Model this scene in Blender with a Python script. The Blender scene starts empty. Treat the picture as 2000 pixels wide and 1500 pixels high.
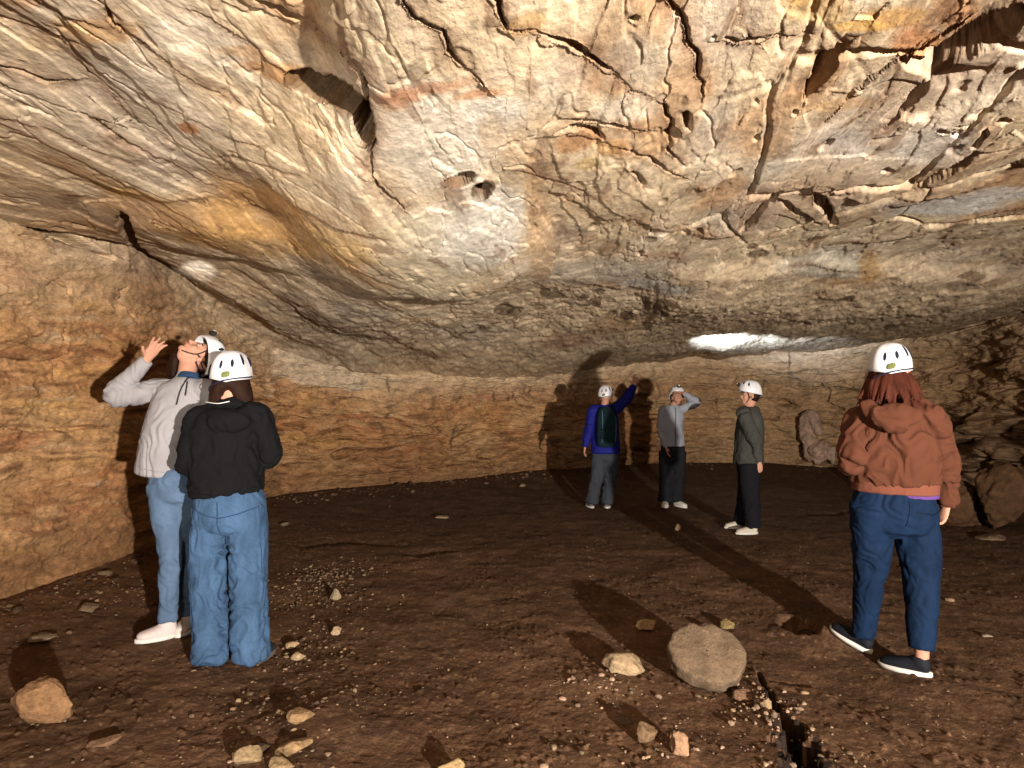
import bpy, bmesh, math, random
import numpy as np
from mathutils import Vector, Matrix
from mathutils.bvhtree import BVHTree

# ---------------------------------------------------------------- camera, world, lights, exposure
S = bpy.context.scene
COL = S.collection
F = 1250.0; CAMZ = 1.42; PITCH = math.radians(2.0)

def ray(px, py):
    cx = (px - 1000) / F; cy = (750 - py) / F
    return Vector((cx, math.cos(PITCH) - cy * math.sin(PITCH), math.sin(PITCH) + cy * math.cos(PITCH)))
def on_depth(px, py, Y):
    d = ray(px, py); t = Y / d.y
    return Vector((d.x * t, Y, CAMZ + d.z * t))
def on_height(px, py, z):
    d = ray(px, py); t = (z - CAMZ) / d.z
    return Vector((d.x * t, d.y * t, z))

cam_d = bpy.data.cameras.new("camera")
cam = bpy.data.objects.new("camera", cam_d); COL.objects.link(cam)
cam.location = (0, 0, CAMZ); cam.rotation_euler = (math.radians(90) + PITCH, 0, 0)
cam_d.sensor_width = 36; cam_d.lens = 36 * F / 2000; cam_d.clip_start = 0.05; cam_d.clip_end = 200
S.camera = cam

W = bpy.data.worlds.new("World"); S.world = W; W.use_nodes = True
W.node_tree.nodes['Background'].inputs[0].default_value = (0.35, 0.4, 0.5, 1)
W.node_tree.nodes['Background'].inputs[1].default_value = 0.05
S.view_settings.view_transform = 'Standard'; S.view_settings.look = 'None'
S.view_settings.exposure = 0.0; S.view_settings.gamma = 1

def spot(name, loc, target, power, color, angle, blend, radius):
    l = bpy.data.lights.new(name, 'SPOT'); l.energy = power; l.color = color
    l.spot_size = math.radians(angle); l.spot_blend = blend; l.shadow_soft_size = radius
    o = bpy.data.objects.new(name, l); COL.objects.link(o); o.location = loc
    o.rotation_euler = (Vector(target) - Vector(loc)).to_track_quat('-Z', 'Y').to_euler()
    return o
LAMP = Vector((2.5, -3.0, 1.22))
spot("cave_light", LAMP, (-0.4, 7.0, 3.4), 7600, (1.0, 0.91, 0.79), 120, 1.0, 0.05)
spot("ceiling_fill_light", (-1.5, -0.6, 0.35), (1.0, 8.5, 2.9), 820, (1.0, 0.90, 0.76), 64, 1.0, 0.10)  # added fill lamp, out of view, to brighten the far ceiling

# ---------------------------------------------------------------- noise
def _h(ix, iy, iz, s):
    h = (ix.astype(np.uint32) * np.uint32(374761393) + iy.astype(np.uint32) * np.uint32(668265263)
         + iz.astype(np.uint32) * np.uint32(2147483647) + np.uint32((s * 974634777) & 0xffffffff))
    h ^= h >> np.uint32(13); h *= np.uint32(1274126177); h ^= h >> np.uint32(16)
    h *= np.uint32(2246822519); h ^= h >> np.uint32(13)
    return h
def pn(x, y, z, s=0):
    """3D gradient noise, about -1..1"""
    x, y, z = np.broadcast_arrays(np.asarray(x, np.float32), np.asarray(y, np.float32), np.asarray(z, np.float32))
    fx = np.floor(x); fy = np.floor(y); fz = np.floor(z)
    ix = fx.astype(np.int32); iy = fy.astype(np.int32); iz = fz.astype(np.int32)
    x = x - fx; y = y - fy; z = z - fz
    u = x*x*x*(x*(x*6-15)+10); v = y*y*y*(y*(y*6-15)+10); w = z*z*z*(z*(z*6-15)+10)
    out = np.zeros(x.shape, np.float32)
    for dx in (0, 1):
        for dy in (0, 1):
            for dz in (0, 1):
                h = _h(ix + dx, iy + dy, iz + dz, s)
                g = (((h & 1023).astype(np.float32) / 511.5 - 1) * (x - dx)
                     + (((h >> 10) & 1023).astype(np.float32) / 511.5 - 1) * (y - dy)
                     + (((h >> 20) & 1023).astype(np.float32) / 511.5 - 1) * (z - dz))
                out += g * (u if dx else 1 - u) * (v if dy else 1 - v) * (w if dz else 1 - w)
    return out * 1.5
def fbm(x, y, z, oct=4, s=0, gain=0.5, lac=2.03):
    a = 1.0; t = 0; o = 0
    for i in range(oct):
        o = o + a * pn(x, y, z, s + i * 17); t += a
        a *= gain; x = x * lac + 3.1; y = y * lac + 1.7; z = z * lac + 5.3
    return o / t
def sst(a, b, x):
    t = np.clip((x - a) / (b - a), 0, 1); return t * t * (3 - 2 * t)
def mixc(c, col, w):
    return c * (1 - w[:, None]) + np.array(col, np.float32)[None, :] * w[:, None]
def worley(x, y, s=0):
    """2D: F1, F2, cell id in 0..1"""
    fx = np.floor(x).astype(np.int32); fy = np.floor(y).astype(np.int32)
    f1 = np.full(x.shape, 9, np.float32); f2 = f1.copy(); cid = np.zeros(x.shape, np.float32)
    for dx in (-1, 0, 1):
        for dy in (-1, 0, 1):
            h = _h(fx + dx, fy + dy, np.full_like(fx, 7), s)
            qx = fx + dx + (h & 1023).astype(np.float32) / 1023; qy = fy + dy + ((h >> 10) & 1023).astype(np.float32) / 1023
            d = np.sqrt((qx - x)**2 + (qy - y)**2).astype(np.float32)
            n = d < f1
            f2 = np.where(n, f1, np.minimum(f2, d)); cid = np.where(n, (h >> 20).astype(np.float32) / 4096, cid)
            f1 = np.where(n, d, f1)
    return f1, f2, cid
def seg_dist(x, y, pts):
    """distance to polyline and parameter along it 0..1"""
    best = np.full(x.shape, 1e9, np.float32); par = np.zeros(x.shape, np.float32); side = np.zeros(x.shape, np.float32)
    n = len(pts) - 1
    for i in range(n):
        (ax, ay), (bx, by) = pts[i], pts[i + 1]
        dx, dy = bx - ax, by - ay; L = dx*dx + dy*dy + 1e-12
        t = np.clip(((x - ax) * dx + (y - ay) * dy) / L, 0, 1)
        ex = x - ax - t * dx; ey = y - ay - t * dy
        d = np.sqrt(ex*ex + ey*ey); m = d < best
        best = np.where(m, d, best); par = np.where(m, (i + t) / n, par)
        side = np.where(m, np.sign(dx * ey - dy * ex), side)
    return best, par, side

# ---------------------------------------------------------------- materials
KA = 0.72      # all base colours are held this much below the first estimate, so bounced light stays low as in the cave
def new_mat(name):
    m = bpy.data.materials.new(name); m.use_nodes = True
    return m, m.node_tree, m.node_tree.nodes['Principled BSDF']
def nd(nt, typ, **kw):
    n = nt.nodes.new(typ)
    for k, v in kw.items():
        if k.startswith('i_'): n.inputs[k[2:].replace('_', ' ')].default_value = v
        else: setattr(n, k, v)
    return n
def noise_node(nt, scale, detail=6, rough=0.6, vec=None, dist=0.0):
    n = nd(nt, 'ShaderNodeTexNoise'); n.inputs['Scale'].default_value = scale
    n.inputs['Detail'].default_value = detail; n.inputs['Roughness'].default_value = rough
    n.inputs['Distortion'].default_value = dist
    if vec is not None: nt.links.new(vec, n.inputs['Vector'])
    return n
def ramp(nt, fac, a, b, ca, cb):
    r = nd(nt, 'ShaderNodeMapRange'); r.inputs['From Min'].default_value = a; r.inputs['From Max'].default_value = b
    r.inputs['To Min'].default_value = ca; r.inputs['To Max'].default_value = cb
    nt.links.new(fac, r.inputs['Value']); return r.outputs[0]
def rock_material(name, scl=(1, 1, 1), strength=0.5, lo=0.72, hi=1.28, speck=True, fine=38.0, bdist=0.012):
    m, nt, b = new_mat(name); L = nt.links.new
    at = nd(nt, 'ShaderNodeAttribute', attribute_name='col')
    tc = nd(nt, 'ShaderNodeTexCoord'); mp = nd(nt, 'ShaderNodeMapping'); mp.inputs['Scale'].default_value = scl
    L(tc.outputs['Object'], mp.inputs['Vector']); v = mp.outputs[0]
    n1 = noise_node(nt, 5.0, 8, 0.68, v, 0.4); n2 = noise_node(nt, fine, 5, 0.7, v)
    a = ramp(nt, n1.outputs['Fac'], 0.3, 0.7, lo * KA, hi * KA); c = ramp(nt, n2.outputs['Fac'], 0.3, 0.7, lo, hi)
    mu = nd(nt, 'ShaderNodeMath', operation='MULTIPLY'); L(a, mu.inputs[0]); L(c, mu.inputs[1])
    vm = nd(nt, 'ShaderNodeVectorMath', operation='SCALE'); L(at.outputs['Color'], vm.inputs[0]); L(mu.outputs[0], vm.inputs['Scale'])
    L(vm.outputs[0], b.inputs['Base Color'])
    b.inputs['Roughness'].default_value = 0.9; b.inputs['Specular IOR Level'].default_value = 0.08
    ad = nd(nt, 'ShaderNodeMath', operation='ADD'); mm = nd(nt, 'ShaderNodeMath', operation='MULTIPLY'); mm.inputs[1].default_value = 0.35
    L(n2.outputs['Fac'], mm.inputs[0]); L(n1.outputs['Fac'], ad.inputs[0]); L(mm.outputs[0], ad.inputs[1])
    bp = nd(nt, 'ShaderNodeBump'); bp.inputs['Strength'].default_value = strength; bp.inputs['Distance'].default_value = bdist * 4
    L(ad.outputs[0], bp.inputs['Height']); L(bp.outputs[0], b.inputs['Normal'])
    return m
def simple_mat(name, color, rough=0.8, var=0.25, scale=30.0, bump=0.15, bdist=0.002, scl=(1, 1, 1), sheen=0.0, var_scale=4.0, spec=0.08):
    m, nt, b = new_mat(name); L = nt.links.new
    tc = nd(nt, 'ShaderNodeTexCoord'); mp = nd(nt, 'ShaderNodeMapping'); mp.inputs['Scale'].default_value = scl
    L(tc.outputs['Object'], mp.inputs['Vector'])
    n1 = noise_node(nt, var_scale, 5, 0.6, mp.outputs[0]); n2 = noise_node(nt, scale, 4, 0.6, mp.outputs[0])
    a = ramp(nt, n1.outputs['Fac'], 0.3, 0.7, (1 - var) * KA, (1 + var) * KA); c = ramp(nt, n2.outputs['Fac'], 0.3, 0.7, 1 - var * .6, 1 + var * .6)
    mu = nd(nt, 'ShaderNodeMath', operation='MULTIPLY'); L(a, mu.inputs[0]); L(c, mu.inputs[1])
    vm = nd(nt, 'ShaderNodeVectorMath', operation='SCALE'); vm.inputs[0].default_value = color[:3]; L(mu.outputs[0], vm.inputs['Scale'])
    L(vm.outputs[0], b.inputs['Base Color']); b.inputs['Roughness'].default_value = rough
    b.inputs['Specular IOR Level'].default_value = spec
    if sheen: b.inputs['Sheen Weight'].default_value = sheen
    bp = nd(nt, 'ShaderNodeBump'); bp.inputs['Strength'].default_value = bump; bp.inputs['Distance'].default_value = bdist
    L(n2.outputs['Fac'], bp.inputs['Height']); L(bp.outputs[0], b.inputs['Normal'])
    return m

# ---------------------------------------------------------------- object helpers
def tag(o, label=None, cat=None, group=None, kind=None):
    if label: o['label'] = label
    if cat: o['category'] = cat
    if group: o['group'] = group
    if kind: o['kind'] = kind
    return o
def empty(name, loc, label, cat, group=None):
    o = bpy.data.objects.new(name, None); COL.objects.link(o); o.location = loc; o.empty_display_size = 0.2
    return tag(o, label, cat, group)
def link_mesh(name, me, m, parent=None, smooth=True):
    o = bpy.data.objects.new(name, me); COL.objects.link(o)
    if m: me.materials.append(m)
    if smooth: me.polygons.foreach_set('use_smooth', np.ones(len(me.polygons), bool))
    if parent is not None: o.parent = parent
    return o
def grid_mesh(name, P, nu, nv, col=None, closed=False):
    """P: (nu*nv,3), row-major nu x nv; closed wraps around u"""
    me = bpy.data.meshes.new(name); n = nu * nv
    iu = np.arange(nu if closed else nu - 1); iv = np.arange(nv - 1)
    a = (iu[:, None] * nv + iv[None, :]).ravel(); b = ((((iu + 1) % nu)[:, None]) * nv + iv[None, :]).ravel()
    q = np.stack([a, b, b + 1, a + 1], 1).astype(np.int32)
    me.vertices.add(n); me.vertices.foreach_set('co', P.astype(np.float32).ravel())
    me.loops.add(q.size); me.loops.foreach_set('vertex_index', q.ravel())
    me.polygons.add(len(q)); me.polygons.foreach_set('loop_start', np.arange(0, q.size, 4, dtype=np.int32))
    me.update(calc_edges=True)
    if col is not None:
        at = me.attributes.new('col', 'FLOAT_COLOR', 'POINT')
        at.data.foreach_set('color', np.concatenate([np.clip(col, 0, 1), np.ones((n, 1))], 1).astype(np.float32).ravel())
    return me
# ---------------------------------------------------------------- cave plan
D2 = math.radians
_pl = [(-180, 5.0, 2.5), (-120, 4.2, 2.5), (-80, 3.6, 2.5), (-55, 4.0, 2.52), (-38.6, 4.9, 2.47), (-31.6, 5.63, 2.6), (-28, 6.35, 2.6), (-25.5, 7.2, 2.5), (-20.3, 8.9, 2.1),
       (-16, 9.3, 1.95), (-12.2, 9.6, 1.9), (-5.9, 10.2, 1.88), (2.8, 11.6, 1.95), (11.3, 13.2, 2.25), (17, 13.9, 2.4), (21.8, 14.1, 2.45), (27.5, 13.6, 2.5),
       (34.3, 12.4, 2.6), (38.7, 10.8, 2.65), (45, 8.3, 2.6), (54, 6.5, 2.5), (70, 5.0, 2.5), (100, 5.0, 2.5), (140, 5.2, 2.5), (180, 5.0, 2.5)]
_th = np.array([p[0] for p in _pl], float); _k = np.where(np.abs(_th) < 46, 1.08, 1.0); _R = np.array([p[1] for p in _pl]) * _k; _H = 1.42 + (np.array([p[2] for p in _pl]) - 1.42) * _k
_fine = np.arange(-180, 180, 0.25)
def _smooth(v):
    a = np.interp(_fine, _th, v); k = np.hanning(17); k /= k.sum()
    return np.convolve(np.concatenate([a[-8:], a, a[:8]]), k, 'valid')
_Rf = _smooth(_R); _Hf = _smooth(_H)
def Rw(th): return np.interp(np.degrees(th), _fine, _Rf)
def Hw(th): return np.interp(np.degrees(th), _fine, _Hf)
# plan distance to the wall on a coarse grid
_gx = np.linspace(-9, 12, 169); _gy = np.linspace(-8, 17, 201)
_wx = _Rf * np.sin(np.radians(_fine)); _wy = _Rf * np.cos(np.radians(_fine))
_GX, _GY = np.meshgrid(_gx, _gy, indexing='ij')
_GD = np.sqrt(((_GX.ravel()[:, None] - _wx[None, :])**2 + (_GY.ravel()[:, None] - _wy[None, :])**2).min(1)).reshape(_GX.shape)
def wall_dist(x, y):
    fx = np.clip((x - _gx[0]) / (_gx[1] - _gx[0]), 0, len(_gx) - 1.001); fy = np.clip((y - _gy[0]) / (_gy[1] - _gy[0]), 0, len(_gy) - 1.001)
    i = fx.astype(int); j = fy.astype(int); u = fx - i; v = fy - j
    return (_GD[i, j] * (1-u) * (1-v) + _GD[i+1, j] * u * (1-v) + _GD[i, j+1] * (1-u) * v + _GD[i+1, j+1] * u * v)

# ---- ground height
GH = 0.17
def ground_base(x, y):
    d = wall_dist(x, y)
    return GH * np.clip(1 - d / 2.3, 0, 1)**1.6 + 0.025 * fbm(x * .6, y * .6, x * 0 + 3, 2, 5)
def gpt(px, py):
    """point on the ground seen at a pixel"""
    z = 0.0
    for _ in range(12):
        p = on_height(px, py, z); z = 0.5 * z + 0.5 * float(ground_base(np.array([p.x]), np.array([p.y]))[0])
    return Vector((p.x, p.y, z))
def gxy(px, py):
    p = gpt(px, py); return (p.x, p.y)

# ---- ceiling height
def lobe(x, y, cx, cy, sx, sy, rot=0):
    c, s = math.cos(rot), math.sin(rot); u = ((x - cx) * c + (y - cy) * s) / sx; v = (-(x - cx) * s + (y - cy) * c) / sy
    return u, v
def ceil_open(x, y):
    h = 2.62 + 0.10 * fbm(x * .35, y * .3, x * 0, 2, 31)
    # hanging boss in the middle: falls gently towards its far lip, then cuts back up
    u, v = lobe(x, y, -0.62, 4.35, 0.95, 1.35)
    r = np.sqrt(u * u + v * v)
    h = h - 0.16 * (1 - sst(0.45, 1.08, r)) * (0.55 + 0.45 * sst(-1, 0.8, v))
    # low lens to the left of it
    u, v = lobe(x, y, -2.0, 4.45, 0.95, 0.75, 0.25)
    h = h - 0.09 * (1 - sst(0.45, 1.1, np.sqrt(u * u + v * v)))
    # shelf over the far right
    h = h - 0.10 * sst(0.0, 0.5, y - 4.6 - 0.25 * x) * sst(0.6, 2.0, x)
    return h
def ceil_base(x, y):
    th = np.arctan2(x, y); hj = Hw(th); d = wall_dist(x, y)
    L = 0.55 + 2.0 * sst(-25, -10, np.degrees(th)) * (1 - .45 * sst(25, 36, np.degrees(th)))
    h = ceil_open(x, y)
    return h - (h - hj) * np.exp(-(d / L)**1.3)
def cpt(px, py):
    z = 2.55
    for _ in range(25):
        p = on_height(px, py, z); zz = float(ceil_base(np.array([p.x]), np.array([p.y]))[0]); z = 0.6 * z + 0.4 * zz
        z = max(z, 1.6)
    return Vector((p.x, p.y, z))
def cxy(px, py):
    p = cpt(px, py); return (p.x, p.y)

# ---- features drawn along real cracks: (polyline in the photo, half width m, depth m)
CRACKS = [
 ([(208,25),(213,50),(245,75),(285,98)], .012, .05), ([(285,98),(330,130),(380,160),(430,180)], .007, .02),
 ([(505,0),(555,28),(600,62),(640,85),(680,115),(705,150),(716,195)], .018, .09),
 ([(0,140),(40,155),(90,176),(135,178)], .013, .05), ([(150,140),(185,180),(235,232),(260,250)], .007, .02),
 ([(185,243),(215,270),(245,290),(275,305)], .010, .045), ([(275,305),(330,330),(395,370),(450,400)], .006, .02),
 ([(430,312),(470,335),(530,360),(585,392),(640,420),(700,440),(745,452)], .012, .05),
 ([(430,312),(450,303),(520,312),(590,330)], .006, .02),
 ([(716,195),(728,240),(724,300),(720,340)], .010, .05), ([(720,340),(745,368),(770,392),(792,412)], .014, .06),
 ([(240,425),(243,450),(262,475),(290,498),(322,518)], .05, .16),
 
 ([(470,395),(490,412),(520,430)], .02, .04),
 
 ([(1305,0),(1325,30),(1342,60),(1360,110),(1368,150),(1370,190)], .011, .05),
 ([(1085,92),(1120,103),(1160,125),(1188,148)], .015, .06), ([(1000,75),(1040,78),(1085,92)], .01, .03),
 ([(1188,148),(1240,175),(1300,200)], .006, .02), ([(780,0),(810,45),(860,75),(875,120),(930,165),(960,195)], .012, .045),
 ([(940,0),(975,30),(1000,75)], .012, .05), ([(1500,78),(1540,88),(1590,82)], .008, .03), ([(1418,84),(1450,92),(1500,82)], .014, .05),
 ([(1580,196),(1600,160),(1620,125),(1632,108)], .034, .20), ([(1565,220),(1580,196)], .012, .05),
 ([(1725,265),(1760,235),(1800,198),(1822,175),(1838,150)], .024, .14), ([(1838,150),(1880,118),(1930,75),(2000,18)], .085, .34),
 ([(1780,132),(1810,145),(1840,148)], .03, .10), ([(1840,150),(1900,150),(1995,148)], .014, .06),
 ([(1610,246),(1640,215),(1665,190),(1720,160),(1790,115),(1850,75),(1900,40)], .014, .06), ([(1600,188),(1665,192)], .007, .03),
 ([(1455,452),(1475,425),(1500,395),(1525,376)], .04, .12), ([(1505,385),(1540,372),(1590,372),(1645,382)], .085, .30), ([(1650,385),(1705,386)], .03, .12),
 ([(1518,392),(1545,410),(1570,425),(1602,444)], .022, .10), ([(1598,385),(1615,410),(1632,442)], .035, .15),
 ([(1745,405),(1800,388),(1850,380),(1905,370),(1965,357)], .06, .22), ([(1788,368),(1820,352),(1850,335),(1885,315),(1902,305)], .05, .25),
 ([(1905,290),(1922,262)], .022, .10), ([(1902,305),(1960,298),(2000,290)], .012, .05),
 ([(1640,485),(1700,482),(1780,466),(1850,447),(1920,430),(2000,415)], .025, .09),
 ([(1085,270),(1120,255),(1150,262),(1175,275)], .02, .07), ([(1120,240),(1180,246),(1250,255)], .018, .05),
 ([(1220,292),(1260,305),(1300,330),(1330,340)], .016, .05), ([(1225,330),(1245,345),(1255,360)], .018, .05), ([(1300,200),(1310,240),(1302,290),(1325,310)], .015, .05),
 ([(1355,365),(1390,370)], .03, .08), ([(1320,440),(1350,455),(1400,458),(1460,465)], .025, .05),
 ([(1010,350),(1060,360),(1120,375),(1165,395)], .010, .03), ([(1100,395),(1150,420),(1190,440)], .016, .04), ([(1240,430),(1290,445)], .025, .06),
 ([(600,600),(660,632),(720,655),(800,680),(850,700)], .035, .05), ([(560,590),(600,600)], .03, .05),
 ([(700,700),(790,715),(870,735),(960,745),(1060,760)], .03, .04), ([(880,665),(930,645),(980,628),(1020,622)], .03, .06),
 ([(1550,520),(1620,540),(1690,545)], .02, .04), ([(1590,585),(1640,595)], .05, .08), ([(1880,560),(1950,545)], .05, .08), ([(1120,545),(1200,560),(1290,575)], .03, .05),
 ([(1490,100),(1440,60),(1450,0)], .007, .025), ([(1650,260),(1700,230),(1760,190)], .006, .02),
 ([(60,20),(120,45),(180,60)], .006, .03), ([(0,60),(60,80),(130,100),(200,120)], .006, .02),
 ([(380,30),(450,60),(520,110),(580,150)], .006, .025), ([(280,200),(360,230),(440,262),(520,280)], .006, .02),
 ([(0,230),(90,255),(180,300),(260,330)], .006, .02), ([(100,350),(200,370),(300,390),(400,395)], .006, .02),
]
HOLES = [  # photo x, y, half size px, half size py, depth, tilt of the long axis in the plan
 (622,180,42,22,.34), (672,205,40,32,.45), (706,250,20,46,.42), (900,362,32,11,.25), (945,380,22,14,.28),
 (1160,592,13,8,.10), (985,605,20,11,.13), (1005,612,14,8,.12), (1065,575,10,9,.10), (1085,583,14,7,.10), (1140,580,10,6,.07), (1170,565,10,5,.07),
 (1262,603,9,14,.13), (1280,606,8,16,.13), (1298,612,9,13,.13), (1225,628,12,8,.10), (1265,640,8,6,.07), (1195,618,9,5,.08), (1310,628,8,5,.07),
 (1480,275,7,6,.05), (1395,70,6,6,.05), (1322,38,8,6,.05), (1245,45,10,8,.05), (1475,205,6,6,.04), (1555,222,8,7,.05), (1735,335,9,6,.06),
 (1850,256,12,5,.06), (1870,262,8,5,.06), (1955,240,12,6,.07), (1600,470,10,4,.06), (1655,590,12,5,.06), (1480,500,18,6,.06), (1340,450,10,6,.08), (1365,450,9,6,.07),
 (1270,460,10,5,.06), (1470,485,8,5,.07), (1740,640,14,7,.08), (1900,545,20,8,.08), (1345,240,10,26,.10), (1310,265,14,18,.08)]
BLOTS = [  # albedo patches: photo x, y, half sizes, colour, weight
 (860,300,130,95,(.66,.59,.50),.85), (930,460,120,70,(.60,.56,.50),.9), (800,480,80,50,(.58,.50,.36),.6), (860,560,90,28,(.66,.56,.40),.7), (600,250,70,50,(.62,.47,.30),.6),
 (340,80,95,42,(.68,.60,.48),.7), (470,110,90,40,(.66,.56,.44),.6), (830,195,110,14,(.48,.22,.11),.6), (765,205,48,24,(.46,.21,.11),.6), (940,205,60,10,(.50,.24,.12),.7),
 (560,140,90,20,(.45,.24,.10),.8), (480,100,60,12,(.48,.28,.13),.6), (200,70,90,25,(.58,.33,.12),.6), (40,20,50,18,(.50,.30,.16),.6), (120,110,80,18,(.56,.40,.22),.5),
 (368,255,20,13,(.42,.20,.09),.9), (400,440,130,48,(.52,.31,.14),.6), (560,430,130,55,(.56,.33,.13),.7), (480,480,130,30,(.50,.28,.09),.6), (660,470,60,30,(.54,.40,.20),.5),
 (640,400,70,14,(.46,.30,.16),.4), (260,385,50,14,(.56,.36,.13),.6), (740,440,60,14,(.46,.37,.22),.4), (320,340,80,40,(.50,.42,.34),.5),(250,190,120,40,(.48,.41,.34),.5),
 (1130,285,48,22,(.42,.22,.10),.8), (1150,325,24,14,(.50,.36,.16),.7), (1200,290,30,18,(.50,.28,.10),.7), (1100,130,60,20,(.50,.38,.26),.5), (1030,70,40,22,(.55,.34,.13),.6),
 (1100,180,60,60,(.46,.40,.33),.5), (1240,120,80,60,(.42,.36,.29),.5), (1590,30,70,28,(.56,.36,.15),.6), (1760,45,80,22,(.54,.32,.12),.75), (1680,60,60,12,(.62,.38,.12),.8), (1800,100,60,40,(.52,.23,.09),.8), (1870,40,60,50,(.48,.24,.11),.75), (1640,215,60,12,(.56,.34,.14),.5),
 (1230,210,70,34,(.64,.58,.48),.6), (1650,290,50,34,(.64,.58,.52),.7), (1500,330,70,22,(.64,.57,.46),.6), (1830,290,90,40,(.60,.56,.52),.6), (1850,410,130,22,(.56,.56,.54),.8), (1960,390,80,14,(.56,.56,.55),.7),
 (1560,20,20,12,(.55,.33,.1),.5), (1630,530,70,34,(.72,.66,.54),.9), (1560,520,40,18,(.62,.56,.46),.6), (1700,540,18,36,(.52,.32,.14),.8), (1650,560,60,6,(.5,.3,.14),.6), (1480,430,60,20,(.55,.42,.32),.4),
 (1290,500,60,14,(.46,.28,.18),.5), (1180,530,140,24,(.48,.44,.37),.6), (1290,560,70,16,(.50,.49,.47),.7), (1060,490,26,90,(.48,.30,.16),.55), (1040,400,16,80,(.46,.30,.16),.6), (970,230,60,26,(.56,.53,.48),.6),
 (960,280,26,36,(.48,.36,.24),.6), (1010,310,30,30,(.50,.34,.2),.5), (1330,250,24,44,(.34,.26,.18),.6), (1590,310,60,14,(.58,.48,.36),.4), (1940,470,60,30,(.62,.52,.38),.6), (1900,480,60,18,(.46,.32,.2),.5),
 (1350,640,200,20,(.52,.37,.24),.5), (1200,640,60,14,(.46,.27,.15),.5), (700,620,160,14,(.52,.45,.36),.5), (900,650,80,24,(.58,.48,.36),.7), (1110,665,50,16,(.40,.22,.14),.6), (640,670,120,20,(.56,.46,.35),.6),
 (900,690,60,10,(.38,.25,.17),.4)]

# ---------------------------------------------------------------- the cave shell: wall rows then ceiling rows, one continuous surface cut at the spring line
def azimuths(nf, nc, half=42.5):
    a = np.linspace(-half, half, nf); b = np.linspace(half, 360 - half, nc + 2)[1:-1]
    return np.radians(np.concatenate([a, b]))
NF, NC, NWALL, NCEIL = 1150, 110, 290, 600
th = azimuths(NF, NC); th = np.where(th > math.pi, th - 2 * math.pi, th); NU = len(th)
Rth = Rw(th); Hth = Hw(th)
def lean(t): return 0.38 * sst(0.55, 1.0, t)**1.3 - 0.12 * np.sin(math.pi * np.clip(t, 0, 1))
tw = np.linspace(0, 1, NWALL)
RR = Rth[:, None] - lean(tw)[None, :] ; ZZ = -0.35 + tw[None, :] * (Hth[:, None] + 0.35)
# spring radius and ceiling rows, spaced evenly by elevation as seen from the middle of the cave floor
Rs = Rth - lean(np.array(1.0)); e = []
Wr = np.linspace(0, 1, NCEIL)
e0 = np.arctan2(1.05, Rs); e1 = np.full(NU, D2(36.0))
nin = 40
ee = e0[:, None] + (e1 - e0)[:, None] * (np.linspace(0, 1, NCEIL - nin)[None, :])**1.15
rc = 1.05 / np.tan(ee)
rin = rc[:, -1][:, None] * (1 - np.linspace(0, 1, nin + 1)[1:])[None, :]**1.0; rin[:, -1] = 0.001
rc = np.concatenate([rc, rin], 1)
XC = rc * np.sin(th)[:, None]; YC = rc * np.cos(th)[:, None]
ZC = ceil_base(XC.ravel(), YC.ravel()).reshape(XC.shape)
j = Hth[:, None] - ZC[:, :1]
ZC = ZC + j * np.exp(-(rc[:, :1] - rc) / 0.25)
XW = RR * np.sin(th)[:, None]; YW = RR * np.cos(th)[:, None]
X = np.concatenate([XW, XC[:, 1:]], 1); Y = np.concatenate([YW, YC[:, 1:]], 1); Z = np.concatenate([ZZ, ZC[:, 1:]], 1)
NV = X.shape[1]
P = np.stack([X, Y, Z], -1)
du = np.roll(P, -1, 0) - np.roll(P, 1, 0); dv = np.gradient(P, axis=1)
Nn = np.cross(du, dv); Nn /= np.linalg.norm(Nn, axis=-1, keepdims=True) + 1e-9
inward = np.stack([-X, -Y, 1.3 - Z], -1); inward[:, NWALL + 4:] = (0, 0, -1); sgn = np.sign((Nn * inward).sum(-1, keepdims=True)); Nn *= np.where(sgn == 0, 1, sgn)
x = X.ravel().astype(np.float32); y = Y.ravel().astype(np.float32); z = Z.ravel().astype(np.float32)
ceilw = np.concatenate([sst(0.72, 1.0, tw), np.ones(NV - NWALL)])[None, :].repeat(NU, 0).ravel().astype(np.float32)
arc = (th[:, None] * 9.0).repeat(NV, 1).ravel().astype(np.float32)

# ceiling relief: thin beds flaking along the cave axis
su = (x * 0.99 - y * 0.12); sv = (y * 0.99 + x * 0.12)
wx = 0.20 * fbm(su * .8, sv * .5, z * .5, 3, 50); wy = 0.35 * fbm(su * .8, sv * .6, z * .5 + 9, 3, 61)
sk = 1.6 * (z - 2.5); su2 = su + sk; sv2 = sv + .9 * sk
fa = fbm((su + wx) * 1.35, (sv + wy) * .30, z * .5, 4, 70, .42)
def terrace(f, n, sharp):
    q = f * n; k = np.floor(q); r = q - k
    return (k + sst(1 - sharp, 1, r)) / n
te1 = terrace(fa, 6, .10)
fb = fbm((su + wx * .6) * 3.2, (sv + wy * .6) * .8, z * 2.4, 5, 90, .55)
te2 = terrace(fb, 4, .10)
rid = 1 - np.abs(fbm((su + wy * .5) * 3.0, (sv + wx) * 1.0, z, 4, 120)) * 2.6
fine = fbm(su * 9, sv * 5, z * 9, 4, 140, .6)
micro = fbm(su * 34, sv * 22, z * 30, 3, 160, .6)
back = sst(5.0, 8.0, y)
dc = 0.045 * te1 + 0.009 * te2 + 0.075 * fa + 0.005 * fine * (1 + 1.6 * back) + back * (.035 * te2 + .022 * fine + .02 * terrace(fb, 9, .3)) + 0.002 * micro - 0.006 * sst(.90, 1.0, rid)
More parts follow.
